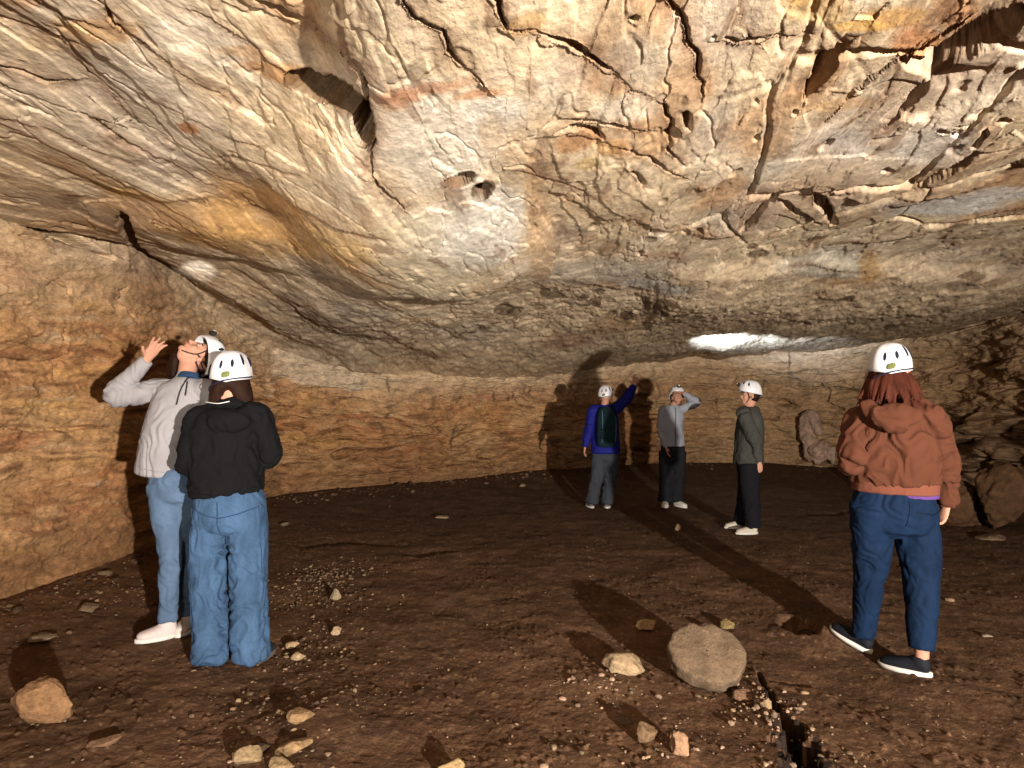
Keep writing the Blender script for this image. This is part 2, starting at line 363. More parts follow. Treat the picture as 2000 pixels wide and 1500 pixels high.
# blocky jointing at the upper right
bl = sst(.6, 1.6, x) * (1 - sst(3.6, 5.2, y))
w1, w2, cid = worley((su2 + wx * .5) * 1.25, (sv2 + wy * .5) * .8, 5)
dc = dc * (1 - .45 * bl) + bl * (0.035 * (cid - .5) - 0.035 * (1 - sst(0.0, 0.045, w2 - w1)))
w1, w2, cid2 = worley((su2 + wy * .4) * 3.0, (sv2 + wx * .4) * .85, 15)
dc = dc + (.004 + .006 * back) * (cid2 - .5) - 0.005 * (1 - sst(0.0, 0.05, w2 - w1)) * sst(.02, .4, fbm(su * .9, sv * .9, z, 2, 166))
# small scale pocks over the far ceiling
w1, w2, c3 = worley(su * 7 + wx * 4, sv * 3.2 + wy * 4, 25)
pk = (c3 > .66) * (1 - sst(.08, .24, w1)) * sst(-.05, .25, fbm(su * .7, sv * .7, z, 2, 170)) * sst(2.6, 6, y + 1.2 * (x > .8))
dc = dc - (0.045 - .035 * sst(4, 5.5, y)) * pk

# wall relief: level beds with hollows
ax = x * 1.0 + 3; ay = y * 1.0
wz = 0.12 * fbm(ax * .8, ay * .8, z * .8, 3, 200)
wa = fbm(ax * .55, ay * .55, z * 1.3, 4, 210)
wb = fbm(ax * .9, ay * .9, (z + wz) * 5.0, 5, 220, .5)
wt = terrace(wb, 8, .22)
wc = fbm(ax * 3, ay * 3, (z + wz) * 11, 4, 240, .6)
wm = fbm(ax * 24, ay * 24, z * 36, 3, 260, .6)
dw = 0.22 * wa + 0.17 * wt + 0.05 * wc + 0.008 * wm
w1, w2, c4 = worley(np.arctan2(x, y) * 26 + wz * 6, (z + wz) * 4.5, 45)
dw = dw - 0.06 * (c4 > .75) * (1 - sst(.12, .42, w1))
lowr = sst(D2(30), D2(34), np.arctan2(x, y)) * (1 - sst(1.0, 1.5, z))       # broken rock low on the right
w1, w2, c5 = worley(np.arctan2(x, y) * 22 + wz * 5, (z + wz) * 3.0, 48)
dw = dw + lowr * (0.20 * c5 - .12 * (1 - sst(0, .12, w2 - w1)))
dw = dw - .07 * np.exp(-((z - 1.94 + .03 * wz * 8) / .016)**2) * sst(D2(11), D2(13), np.arctan2(x, y)) * (1 - sst(D2(25), D2(27), np.arctan2(x, y)))
foot = 1 - sst(.1, .5, z)
dw = dw * (1 - .35 * foot)
near_left = 1 - sst(D2(-31), D2(-24), np.arctan2(x, y))
dw = dw * (1 - .45 * near_left) * (1 + .7 * sst(6.5, 9, y))
dw = dw * (1 - .45 * ceilw)
flatw = sst(.60, .97, np.abs(Nn[..., 2]).ravel()) * (ceilw > 0.02)
WCR = [([(0,420),(70,440),(120,462),(165,480),(215,503)], .035, .20), ([(20,455),(60,462),(110,470)], .012, .04), ([(88,565),(100,553),(118,550),(132,558),(138,578)], .014, .05),
 ([(122,642),(126,690),(118,742)], .016, .06), ([(112,700),(116,735)], .012, .04), ([(1915,795),(1890,820),(1860,840),(1838,872)], .07, .25), ([(2000,690),(1900,722),(1800,735)], .03, .08),
 ([(1640,650),(1750,662),(1860,645),(2000,605)], .035, .10), ([(620,938),(760,925),(900,905)], .03, .05), ([(600,805),(680,815),(770,800)], .03, .05), ([(640,850),(720,862),(850,850)], .03, .05),
 ([(960,775),(1010,748),(1050,765)], .03, .06), ([(1395,770),(1402,830)], .05, .10), ([(1455,850),(1440,800)], .04, .08), ([(560,760),(600,742),(700,752)], .02, .04), ([(250,560),(240,590),(262,620)], .015, .05),
 ([(0,700),(60,712),(140,705)], .015, .04), ([(0,830),(90,842),(200,835)], .02, .05), ([(1300,720),(1400,716),(1500,722)], .03, .05), ([(1560,690),(1640,700),(1690,690)], .04, .08), ([(1605,745),(1615,790),(1640,800)], .05, .14), ([(1960,880),(1990,940)], .06, .2), ([(1880,930),(1930,900)], .06, .2)]
am = np.arctan2(x, y); em = (z - CAMZ) / np.maximum(np.hypot(x, y), .1); wv_ = np.nonzero((y > 2) & (flatw < .9))[0]
wu = am[wv_] + .004 * fbm(am[wv_] * 60, em[wv_] * 90, em[wv_] * 0, 3, 280); we = em[wv_] + .003 * fbm(am[wv_] * 60, em[wv_] * 90, em[wv_] * 0 + 5, 3, 281); wcr = np.zeros(len(wv_), np.float32)
for pts, hw_, dep in WCR:
    q = []
    for p_ in pts:
        dd_ = ray(*p_); q.append((math.atan2(dd_.x, dd_.y), dd_.z / math.hypot(dd_.x, dd_.y)))
    rr_ = float(Rw(q[0][0])); d_, t_, sd_ = seg_dist(wu, we, q)
    wcr = np.maximum(wcr, dep * (1 - sst(.35, 1.15, d_ * rr_ / (hw_ * (.4 + .6 * np.sin(np.pi * t_))))))
dw[wv_] -= wcr
disp = dw * (1 - flatw) + dc * flatw

# crack network and holes on the ceiling
crk = np.zeros_like(x)
jx = 0.024 * fbm(x * 5, y * 5, z * 3, 2, 300); jy = 0.024 * fbm(x * 5, y * 5, z * 3 + 7, 2, 310)
vis = (y > 1.0) & (ceilw > .5)
vi = np.nonzero(vis)[0]; vx = x[vi] + jx[vi]; vy = y[vi] + jy[vi]
cd = np.zeros(len(vi), np.float32); led = np.zeros(len(vi), np.float32); cm = np.zeros(len(vi), np.float32)
nzw = 1 + .7 * fbm(vx * 3, vy * 3, vx * 0, 2, 320)
for pts, hw, dep in CRACKS:
    w = [cxy(*p) for p in pts]
    lo = (min(p[0] for p in w) - .4, min(p[1] for p in w) - .4); hi = (max(p[0] for p in w) + .4, max(p[1] for p in w) + .4)
    m = np.nonzero((vx > lo[0]) & (vx < hi[0]) & (vy > lo[1]) & (vy < hi[1]))[0]
    if not len(m): continue
    d, t, sd = seg_dist(vx[m], vy[m], w)
    ww = hw * nzw[m] * (0.35 + 0.65 * np.sin(np.pi * np.clip(t, .02, .98))**.5) * 1.05
    g = 1 - sst(.35, 1.2, d / ww)
    # near cracks are open grooves; farther off, those across the cave are broken beds whose edge hangs down
    dxx = w[-1][0] - w[0][0]; dyy = w[-1][1] - w[0][1]; mx = sum(q[0] for q in w) / len(w); my = sum(q[1] for q in w) / len(w)
    ac = abs(dxx * my - dyy * mx) / (math.hypot(dxx, dyy) * math.hypot(mx, my) + 1e-9)
    far = float(sst(2.7, 3.7, my)) * min(1, ac * 1.6)
    cd[m] = np.maximum(cd[m], dep * g * (1 - far) * (.7 if hw < .02 else 1))
    cd[m] += np.where(sd > 0, .15, -.10) * dep * np.exp(-(d / (hw * 5))**2) * (1 - g) * (1 - far)
    out_ = np.sign(-dyy * mx + dxx * my); s_ = d * sd * out_
    led[m] = np.maximum(led[m], far * min(dep * .35, .045) * np.exp(-d / .20) * (s_ < 0) * np.maximum(np.sin(np.pi * np.clip(t, 0, 1)), 0)**.8)
    cm[m] = np.maximum(cm[m], np.exp(-(d / (hw * 3 + .01))**2))
inn = []
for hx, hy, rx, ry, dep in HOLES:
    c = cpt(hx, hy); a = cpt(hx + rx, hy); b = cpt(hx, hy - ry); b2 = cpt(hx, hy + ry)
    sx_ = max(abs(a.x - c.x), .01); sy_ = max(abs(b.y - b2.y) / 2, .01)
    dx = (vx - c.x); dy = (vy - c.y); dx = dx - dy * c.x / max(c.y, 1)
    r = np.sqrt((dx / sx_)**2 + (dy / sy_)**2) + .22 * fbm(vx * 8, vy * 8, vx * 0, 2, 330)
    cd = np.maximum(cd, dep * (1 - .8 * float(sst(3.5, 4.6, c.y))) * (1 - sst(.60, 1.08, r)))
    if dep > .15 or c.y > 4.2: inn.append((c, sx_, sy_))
cd *= flatw[vi]; cq = terrace(cd + .004 * fbm(vx * 3, vy * 3, vx * 0, 2, 340), 28, .45); cd = np.where(cd > .01, .25 * cd + .75 * cq, cd); disp[vi] -= cd - led * flatw[vi]; crk[vi] = cm
P2 = P.reshape(-1, 3) + Nn.reshape(-1, 3) * disp[:, None]
_g = disp.reshape(NU, NV); _gs = np.abs(np.gradient(_g, axis=0)) + np.abs(np.gradient(_g, axis=1)); _gs = sst(.0012, .005, _gs.ravel()) * (y > 0)
ri = np.nonzero(_gs > .02)[0]; rw = _gs[ri]
for s_, a_, fz in ((6.0, .016, 1.6), (15.0, .010, 2.6), (40.0, .004, 2.6)):       # break the risers up with beds and chips
    q0, q1, q2 = P2[ri, 0] * s_, P2[ri, 1] * s_, P2[ri, 2] * s_ * fz
    P2[ri] = P2[ri] + np.stack([pn(q0, q1, q2, 900), pn(q0, q1, q2, 901), .5 * pn(q0, q1, q2, 902)], 1) * (a_ * rw)[:, None]

# ---- albedo
n1 = fbm(su * .9 + wx, sv * .5, z, 4, 400); n2 = fbm(su * 2.2, sv * 1.0, z * 2, 4, 410); n3 = fbm(su * 5 + wx * 3, sv * 1.7, z * 5, 4, 420); n4 = fbm(su * 14, sv * 5, z * 14, 3, 430)
c = np.zeros((len(x), 3), np.float32) + np.array((.60, .475, .325), np.float32)
c = mixc(c, (.50, .42, .34), sst(-.05, .3, n1) * .75)
c = mixc(c, (.70, .60, .48), sst(.05, .35, n2) * .6)
c = mixc(c, (.50, .29, .14), sst(.12, .38, -n2 + .25 * n3) * .6)
c = mixc(c, (.26, .155, .09), sst(.14, .40, n3 - .3 * n1) * .55)
c = mixc(c, (.86, .66, .45), sst(4.2, 7.0, y) * .75)  # far ceiling paler in colour, in place of light lost at grazing angle
c = mixc(c, (.66, .58, .46), sst(.15, .45, -n3) * .4)
cw = np.zeros_like(c) + np.array((.40, .205, .092), np.float32)
m1 = fbm(ax * .6, ay * .6, z * 1.4, 4, 440); m2 = fbm(ax * .9, ay * .9, (z + wz) * 6, 5, 450, .6); m3 = fbm(ax * 2.2, ay * 2.2, (z + wz) * 18, 4, 460)
cw = mixc(cw, (.46, .28, .14), sst(-.1, .3, m1) * .8)
cw = mixc(cw, (.36, .135, .06), sst(.08, .35, m2) * .65)
cw = mixc(cw, (.48, .28, .10), sst(.08, .35, -m2) * .6)
cw = mixc(cw, (.15, .07, .035), sst(.08, .34, m3) * .75)
cw = mixc(cw, (.56, .43, .28), sst(.2, .45, -m3) * .5)
ang = np.degrees(np.arctan2(x, y))
cw = mixc(cw, (.20, .105, .052), (1 - sst(.15, 1.15, z + .3 * m1 + .1 * m2)) * .75)        # darker brown towards the foot of the wall
cw = mixc(cw, (.44, .29, .165), sst(8, 20, ang + 8 * m1) * .75)               # browner rock on the right
lowd = lowr * .7
cw = mixc(cw, (.22, .14, .085), lowd)
hh = np.clip(sst(.55, 1.0, ceilw) , 0, 1)
bandz = sst(-.15, .15, (z - np.interp(np.arctan2(x, y), th[:NF], Hth[:NF])) + .12 * m1 + .16)
mixw = np.clip(ceilw * .4 + bandz * .6, 0, 1); mixw = np.where(ceilw > .999, np.maximum(mixw, sst(0.0, .6, wall_dist(x, y) - .30 + .35 * m1)), mixw)
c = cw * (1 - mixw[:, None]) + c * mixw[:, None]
# iron-stained roof near the left wall and the far end
c = mixc(c, (.46, .30, .17), (ceilw > .5) * (1 - sst(.3, 2.2, wall_dist(x, y) + .8 * m1)) * .5)
edge = .45 * fbm(x * 3.5, y * 3.5, z * 2, 4, 470) + .25 * n3
for bx, by, rx, ry, colr, wt_ in BLOTS:
    cc = cpt(bx, by); a = cpt(bx + rx, by); b = cpt(bx, by - ry); b2 = cpt(bx, by + ry)
    sx_ = max(abs(a.x - cc.x), .02); sy_ = max(abs(b.y - b2.y) / 2, .02)
    dx = x - cc.x; dy = y - cc.y; dx = dx - dy * cc.x / max(cc.y, 1)
    r = np.sqrt((dx / sx_)**2 + (dy / sy_)**2)
    m = r < 2.2
    wv = np.zeros_like(x); wv[m] = (1 - sst(.6, 1.25, r[m] + edge[m])) * wt_
    c = mixc(c, colr, wv * (ceilw > .5))
c = mixc(c, (.20, .10, .05), crk * .55)
c = mixc(c, (.12, .065, .04), pk * .8)  # shade of the pocks put into the colour, far ones being shallow
for cc, sx_, sy_ in inn:  # darkness inside the holes painted on, the far pits are hardly carved
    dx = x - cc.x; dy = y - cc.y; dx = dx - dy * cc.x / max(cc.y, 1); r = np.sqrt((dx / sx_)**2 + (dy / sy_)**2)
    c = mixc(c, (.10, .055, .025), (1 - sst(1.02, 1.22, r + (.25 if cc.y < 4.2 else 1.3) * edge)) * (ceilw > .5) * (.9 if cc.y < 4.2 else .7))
n5 = fbm(su * 7 + wx * 8, sv * 2.2, z * 9, 4, 480, .65)
c = mixc(c, (.20, .115, .07), ceilw * sst(.20, .34, n5) * (.6 - .25 * sst(4.5, 7, y)))  # specks thinned with distance, brightening the far ceiling by colour
c *= (1 + .30 * n4)[:, None]
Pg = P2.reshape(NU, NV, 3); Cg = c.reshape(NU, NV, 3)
M_ceil = rock_material('ceiling_rock', (1, .6, 1), .38, .74, 1.27)
M_wall = rock_material('wall_rock', (1, 1, 2.8), .45, .64, 1.36)
me = grid_mesh('cave_wall', Pg[:, :NWALL].reshape(-1, 3), NU, NWALL, Cg[:, :NWALL].reshape(-1, 3), True)
tag(link_mesh('cave_wall', me, M_wall), kind='structure')
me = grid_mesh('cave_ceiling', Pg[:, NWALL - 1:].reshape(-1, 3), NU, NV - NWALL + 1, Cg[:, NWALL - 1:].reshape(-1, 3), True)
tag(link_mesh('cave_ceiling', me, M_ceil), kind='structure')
del P, P2, du, dv, Nn, inward

# ---------------------------------------------------------------- ground
NGF, NGC, NGR = 1000, 80, 480
tg = azimuths(NGF, NGC); NUg = len(tg)
eg = np.concatenate([np.linspace(D2(4.6), D2(33), NGR - 40), np.linspace(D2(33), D2(89.5), 41)[1:]])
rg = 1.42 / np.tan(eg)
gx = (rg[None, :] * np.sin(tg)[:, None]).ravel().astype(np.float32); gy = (rg[None, :] * np.cos(tg)[:, None]).ravel().astype(np.float32)
def ground_z(x, y, detail=True):
    x = np.asarray(x, np.float32); y = np.asarray(y, np.float32)
    z = ground_base(x, y); o = x * 0
    z = z + .022 * fbm(x * 2.0, y * 2.0, o, 3, 510) + .010 * fbm(x * 7, y * 7, o + 2, 3, 520)
    if detail:
        z = z + .0045 * fbm(x * 26, y * 26, o + 4, 3, 530, .6)
        w1, w2, ci = worley(x * 22, y * 22, 60)
        z = z + .010 * (ci > .80) * (1 - sst(.1, .42, w1)) * sst(-.2, .2, fbm(x * 1.3, y * 1.3, o, 2, 540))
        # trodden flakes of hard earth
        z = z + .012 * (terrace(fbm(x * 1.7 + 5, y * 1.7, o + 8, 4, 550), 6, .12))
    j1 = .035 * fbm(x * 7, y * 7, o, 4, 560, .7)
    # open fissure from the round slab towards the viewer
    for pts, hw, dep in (([(1478,1310),(1500,1350),(1515,1385),(1540,1420),(1565,1470),(1580,1560)], .036, .15),):
        d, t, sd = seg_dist(x + j1, y + j1, [gxy(*p) for p in pts])
        z = z - dep * (1 - sst(.5, 1.1, d / (hw * (.35 + .8 * t) * (1 + .8 * fbm(x * 16, y * 16, o, 2, 575))))) + .02 * np.exp(-(d / (hw * 3))**2) * (sd < 0)
    # low scarps
    for pts, h in (([(590,1072),(640,1064),(700,1062),(780,1066)], .05), ([(820,1090),(850,1082),(895,1078)], .05), ([(1565,1008),(1610,1006),(1665,1000)], .06), ([(1500,1330),(1600,1345),(1680,1395)], .018)):
        d, t, sd = seg_dist(x + j1 * .5, y + j1 * .5, [gxy(*p) for p in pts])
        z = z - np.where(sd < 0, 0, 1) * h * np.exp(-(d / .22)**2)* (1 - sst(.0,.02,-d)) * np.sin(np.pi * np.clip(t, .001, .999))**.5
    # mounds
    for px, py, r, h in ((1605, 1240, .26, .09), (1180, 1330, .25, .03), (600, 1420, .5, .04), (1560, 1150, .5, .04), (120, 1460, .6, .05)):
        a, b = gxy(px, py); rr = np.sqrt((x - a)**2 + (y - b)**2) / r
        z = z + h * np.exp(-rr**2 * 1.3)
    for px_, py_, rx_, ry_, dp_ in ((1545, 1425, .07, .08, .07), (1562, 1462, .10, .10, .12), (1580, 1505, .10, .12, .12), (1515, 1378, .035, .05, .05)):
        a, b = gxy(px_, py_); rr = np.sqrt(((x - a) / rx_)**2 + ((y - b) / ry_)**2) + .9 * fbm(x * 14, y * 14, o, 3, 572, .7)
        z = z - dp_ * (1 - sst(.55, 1.1, rr))
    a, b = gxy(1560, 1228); rr = np.sqrt(((x - a) / .13)**2 + ((y - b) / .2)**2) + .3 * fbm(x * 9, y * 9, o, 2, 570)
    z = z - .10 * (1 - sst(.6, 1.1, rr))
    return z
gz = ground_z(gx, gy)
o = gx * 0
c = np.zeros((len(gx), 3), np.float32) + np.array((.105, .066, .043), np.float32)
q1 = fbm(gx * .8, gy * .8, o, 4, 600); q2 = fbm(gx * 4, gy * 4, o, 4, 610); q3 = fbm(gx * 17, gy * 17, o, 3, 620)
c = mixc(c, (.155, .10, .066), sst(-.02, .3, q1) * .7); c = mixc(c, (.062, .040, .028), sst(.05, .35, q2) * .6); c = mixc(c, (.20, .14, .09), sst(.18, .36, q3 - .2 * q1) * .6)
c = mixc(c, (.15, .085, .045), (1 - sst(.1, .9, wall_dist(gx, gy))) * .6)
wv1, _, ci = worley(gx * 30, gy * 30, 75)
c = mixc(c, (.34, .25, .17), (ci > .93) * (1 - sst(.12, .26, wv1)) * .8)
c = mixc(c, (.075, .052, .038), sst(6.5, 9, gy) * .5) * np.array((.93, .79, .70), np.float32)  # far floor darkened in colour, as light would fall off
for px_, py_, rx_, ry_ in ((1540, 1420, .07, .10), (1562, 1460, .12, .12), (1582, 1505, .12, .14), (1505, 1365, .035, .08), (1490, 1335, .02, .05)):     # near-black patches in and round the hollow
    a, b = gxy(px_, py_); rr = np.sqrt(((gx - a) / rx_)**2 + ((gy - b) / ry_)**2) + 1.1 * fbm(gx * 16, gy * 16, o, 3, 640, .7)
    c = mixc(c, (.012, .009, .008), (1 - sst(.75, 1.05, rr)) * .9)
M_ground = rock_material('cave_earth', (1, 1, 1), .7, .66, 1.36, fine=60.0, bdist=.010)
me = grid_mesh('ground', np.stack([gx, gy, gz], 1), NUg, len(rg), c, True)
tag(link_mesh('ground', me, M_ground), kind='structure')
def gz1(x, y): return float(ground_z(np.array([x]), np.array([y]), False)[0])
# ---------------------------------------------------------------- figure building
def catmull(pts, vals, sub):
    P_ = [np.array(p, float) for p in pts]; V_ = [np.array(v, float) for v in vals]
    if len(P_) == 2: sub = max(sub, 2)
    op, ov = [], []
    for i in range(len(P_) - 1):
        p0, p1, p2, p3 = P_[max(i-1, 0)], P_[i], P_[i+1], P_[min(i+2, len(P_)-1)]
        v0, v1, v2, v3 = V_[max(i-1, 0)], V_[i], V_[i+1], V_[min(i+2, len(P_)-1)]
        for k in range(sub):
            t = k / sub
            f = lambda a, b, c_, d: 0.5 * ((2*b) + (-a + c_)*t + (2*a - 5*b + 4*c_ - d)*t*t + (-a + 3*b - 3*c_ + d)*t*t*t)
            op.append(f(p0, p1, p2, p3)); ov.append(np.maximum(f(v0, v1, v2, v3), np.minimum(v1, v2) * .8))
    op.append(P_[-1]); ov.append(V_[-1]); return op, ov
class Blob:
    """collects overlapping solids, fused into one skin by voxel remesh"""
    def __init__(s): s.bm = bmesh.new()
    def tube(s, pts, rads, ref=(1, 0, 0), n=18, sub=5, dome=.55, power=2.0):
        rads = [(r, r) if not hasattr(r, '__len__') else r for r in rads]
        p, r = catmull(pts, rads, sub); rings = []; ref = np.array(ref, float)
        T = [p[min(i+1, len(p)-1)] - p[max(i-1, 0)] for i in range(len(p))]
        T = [t / (np.linalg.norm(t) + 1e-9) for t in T]
        ps, rs, ts = [], [], []
        for a in (80, 55, 28):
            ps.append(p[0] - T[0] * min(r[0]) * dome * math.sin(D2(a))); rs.append(r[0] * math.cos(D2(a))); ts.append(T[0])
        ps += p; rs += r; ts += T
        for a in (28, 55, 80):
            ps.append(p[-1] + T[-1] * min(r[-1]) * dome * math.sin(D2(a))); rs.append(r[-1] * math.cos(D2(a))); ts.append(T[-1])
        for q, rr, t in zip(ps, rs, ts):
            sd = ref - t * ref.dot(t); nn = np.linalg.norm(sd)
            if nn < 1e-3: sd = np.cross(t, [0, 1, .1]); nn = np.linalg.norm(sd)
            sd /= nn; fw = np.cross(t, sd)
            ring = []
            for k in range(n):
                a = 2 * math.pi * k / n; ca, sa = math.cos(a), math.sin(a)
                ca = math.copysign(abs(ca)**(2/power), ca); sa = math.copysign(abs(sa)**(2/power), sa)
                ring.append(s.bm.verts.new(q + sd * rr[0] * ca + fw * rr[1] * sa))
            rings.append(ring)
        for a, b in zip(rings, rings[1:]):
            for k in range(n): s.bm.faces.new((a[k], a[(k+1) % n], b[(k+1) % n], b[k]))
        s.bm.faces.new(rings[0][::-1]); s.bm.faces.new(rings[-1])
        return s
    def ball(s, c, ax, rr, n=18, m=12, taper=0.0):
        """ax: 3 axes, rr: 3 radii; taper narrows the -third axis end"""
        c = np.array(c, float); A = [np.array(a, float) for a in ax]; rings = []
        for i in range(1, m):
            ph = math.pi * i / m; zz_ = math.cos(ph); w = math.sin(ph) * (1 + taper * zz_)
            rings.append([s.bm.verts.new(c + A[2] * rr[2] * zz_ + A[0] * rr[0] * w * math.cos(2*math.pi*k/n) + A[1] * rr[1] * w * math.sin(2*math.pi*k/n)) for k in range(n)])
        t = s.bm.verts.new(c + A[2] * rr[2]); b = s.bm.verts.new(c - A[2] * rr[2])
        for a, q in zip(rings, rings[1:]):
            for k in range(n): s.bm.faces.new((a[k], q[k], q[(k+1) % n], a[(k+1) % n]))
        for k in range(n):
            s.bm.faces.new((t, rings[0][k], rings[0][(k+1) % n])); s.bm.faces.new((b, rings[-1][(k+1) % n], rings[-1][k]))
        return s
    def done(s, name, m, parent, voxel=.008, smooth=3, wrinkle=None, world_off=None):
        bmesh.ops.recalc_face_normals(s.bm, faces=s.bm.faces)
        me = bpy.data.meshes.new(name); s.bm.to_mesh(me); s.bm.free()
        tmp = bpy.data.objects.new('tmp', me); COL.objects.link(tmp)
        if voxel:
            md = tmp.modifiers.new('r', 'REMESH'); md.mode = 'VOXEL'; md.voxel_size = voxel
        if smooth:
            ms = tmp.modifiers.new('s', 'SMOOTH'); ms.iterations = smooth; ms.factor = .5
        dg = bpy.context.evaluated_depsgraph_get(); me2 = bpy.data.meshes.new_from_object(tmp.evaluated_get(dg))
        bpy.data.objects.remove(tmp); bpy.data.meshes.remove(me); me2.name = name
        if wrinkle:
            n = len(me2.vertices); co = np.empty(n * 3, np.float32); me2.vertices.foreach_get('co', co); co = co.reshape(-1, 3)
            no = np.empty(n * 3, np.float32); me2.vertices.foreach_get('normal', no); no = no.reshape(-1, 3)
            co = co + no * wrinkle(co)[:, None]; me2.vertices.foreach_set('co', co.ravel()); me2.update()
        return link_mesh(name, me2, m, parent)

def unit(v): v = np.array(v, float); return v / (np.linalg.norm(v) + 1e-12)

def folds(seed, amp=.009, joints=(), fx=9, fz=5, big=.010):
    """cloth folds: ridged creases, tighter and deeper round the joints given"""
    def f(co):
        X_, Y_, Z_ = co[:, 0], co[:, 1], co[:, 2]
        wv = fbm(X_ * 4, Y_ * 4, Z_ * 4, 2, seed + 3)
        a = 1 - np.abs(fbm(X_ * fx + wv * 2, Y_ * fx, Z_ * fz + wv * 2.5 + X_ * 3, 2, seed)) * 3.2
        b_ = fbm(X_ * 4.5, Y_ * 4.5, Z_ * 3.0, 2, seed + 9)
        k = np.full(len(co), .45, np.float32)
        for j, r, s_ in joints:
            k += s_ * np.exp(-(((co - np.array(j, np.float32))**2).sum(1) / r**2))
        return amp * k * np.clip(a, -.6, 1) + big * b_
    return f

def hand(B, wrist, d, palm_n, side, curl=.35, spread=.12, scale=1.0, thumb=.9):
    """d: towards the fingers, palm_n: out of the palm, side: towards the thumb"""
    w = np.array(wrist, float); d = unit(d); s_ = np.array(side, float); s_ = unit(s_ - d * d.dot(s_)); n_ = np.array(palm_n, float)
    n_ = np.cross(d, s_) * (1 if np.dot(np.cross(d, s_), n_) > 0 else -1); k = scale
    B.tube([w - d*.03*k, w + d*.02*k, w + d*.055*k, w + d*.088*k], [(.024*k, .019*k), (.030*k, .017*k), (.039*k, .015*k), (.038*k, .012*k)], ref=s_, n=14, sub=3)
    for i, (off, ln) in enumerate(((.029, .070), (.010, .079), (-.010, .073), (-.029, .058))):
        fd = unit(d + s_ * (off / .03) * spread); p = w + d * .082 * k + s_ * off * k
        pts = [p - fd * .02 * k, p]; a = curl * (.35 + .12 * i); rr = .0088 * k
        for q in (.45, .32, .23):
            v = fd * math.cos(a) + n_ * math.sin(a); pts.append(pts[-1] + v * ln * q * k); a += curl * (.75 + .1 * i)
        B.tube(pts, [rr*1.05, rr, rr*.98, rr*.88, rr*.75], ref=s_, n=10, sub=2, dome=.9)
    tb = w + d * .028 * k + s_ * .026 * k; td = unit(d * .62 + s_ * thumb + n_ * .3)
    t2 = tb + td * .036 * k; t3 = t2 + unit(td + d * .5) * .028 * k
    B.tube([w + d*.01*k + s_*.012*k, tb, t2, t3], [.014*k, .0135*k, .0105*k, .0085*k], ref=n_, n=10, sub=2, dome=.9)

def head(B, c, up, fw, s=1.0, face=True):
    up = unit(up); fw = unit(np.array(fw, float) - up * up.dot(np.array(fw, float))); sd = np.cross(fw, up); c = np.array(c, float)
    B.ball(c + up*.022*s - fw*.008*s, (sd, fw, up), (.074*s, .094*s, .098*s))
    B.ball(c - up*.045*s + fw*.018*s, (sd, fw, up), (.056*s, .070*s, .072*s), taper=.22)
    B.ball(c - up*.088*s + fw*.062*s, (sd, fw, up), (.024*s, .020*s, .018*s))
    if face:
        B.ball(c + up*.014*s + fw*.072*s, (sd, fw, up), (.050*s, .020*s, .012*s))        # brow
        B.tube([c + up*.012*s + fw*.078*s, c - up*.022*s + fw*.098*s, c - up*.034*s + fw*.098*s], [.008*s, .010*s, .014*s], ref=sd, n=10, sub=3)
        for q in (-1, 1):
            B.ball(c - up*.028*s + fw*.060*s + sd*.034*s*q, (sd, fw, up), (.020*s, .020*s, .022*s))   # cheek
            B.ball(c - up*.012*s - fw*.005*s + sd*.076*s*q, (sd, fw, up), (.008*s, .018*s, .031*s))   # ear
        B.ball(c - up*.058*s + fw*.080*s, (sd, fw, up), (.024*s, .012*s, .009*s))        # lips
    return up, fw, sd

def face_parts(parent, c, up, fw, s, M):
    sd = np.cross(fw, up); c = np.array(c, float)
    for q in (-1, 1):
        b = Blob(); b.ball(c - up*.001*s + fw*.0765*s + sd*.030*s*q, (sd, fw, up), (.0125*s, .008*s, .0062*s), 14, 8)
        o_ = b.done('eye', M['eye'], parent, 0, 0)
        b = Blob(); b.ball(c - up*.001*s + fw*.0845*s + sd*.030*s*q, (sd, fw, up), (.0062*s, .004*s, .0062*s), 12, 6); b.done('iris', M['dark'], o_, 0, 0)
        b = Blob(); b.tube([c + up*.019*s + fw*.082*s + sd*.014*s*q, c + up*.024*s + fw*.082*s + sd*.030*s*q, c + up*.018*s + fw*.072*s + sd*.046*s*q], [(.0035*s), (.004*s), (.002*s)], n=8, sub=3); b.done('eyebrow', M['hair'], parent, 0, 0)
    b = Blob(); b.tube([c - up*.058*s + fw*.080*s + sd*t*s + fw*(.0135 - 7*t*t)*s for t in (-.022, -.011, 0, .011, .022)], [(.002, .003), (.005, .007), (.006, .0075), (.005, .007), (.002, .003)], ref=up, n=10, sub=3); b.done('lips', M['lips'], parent, 0, 0)

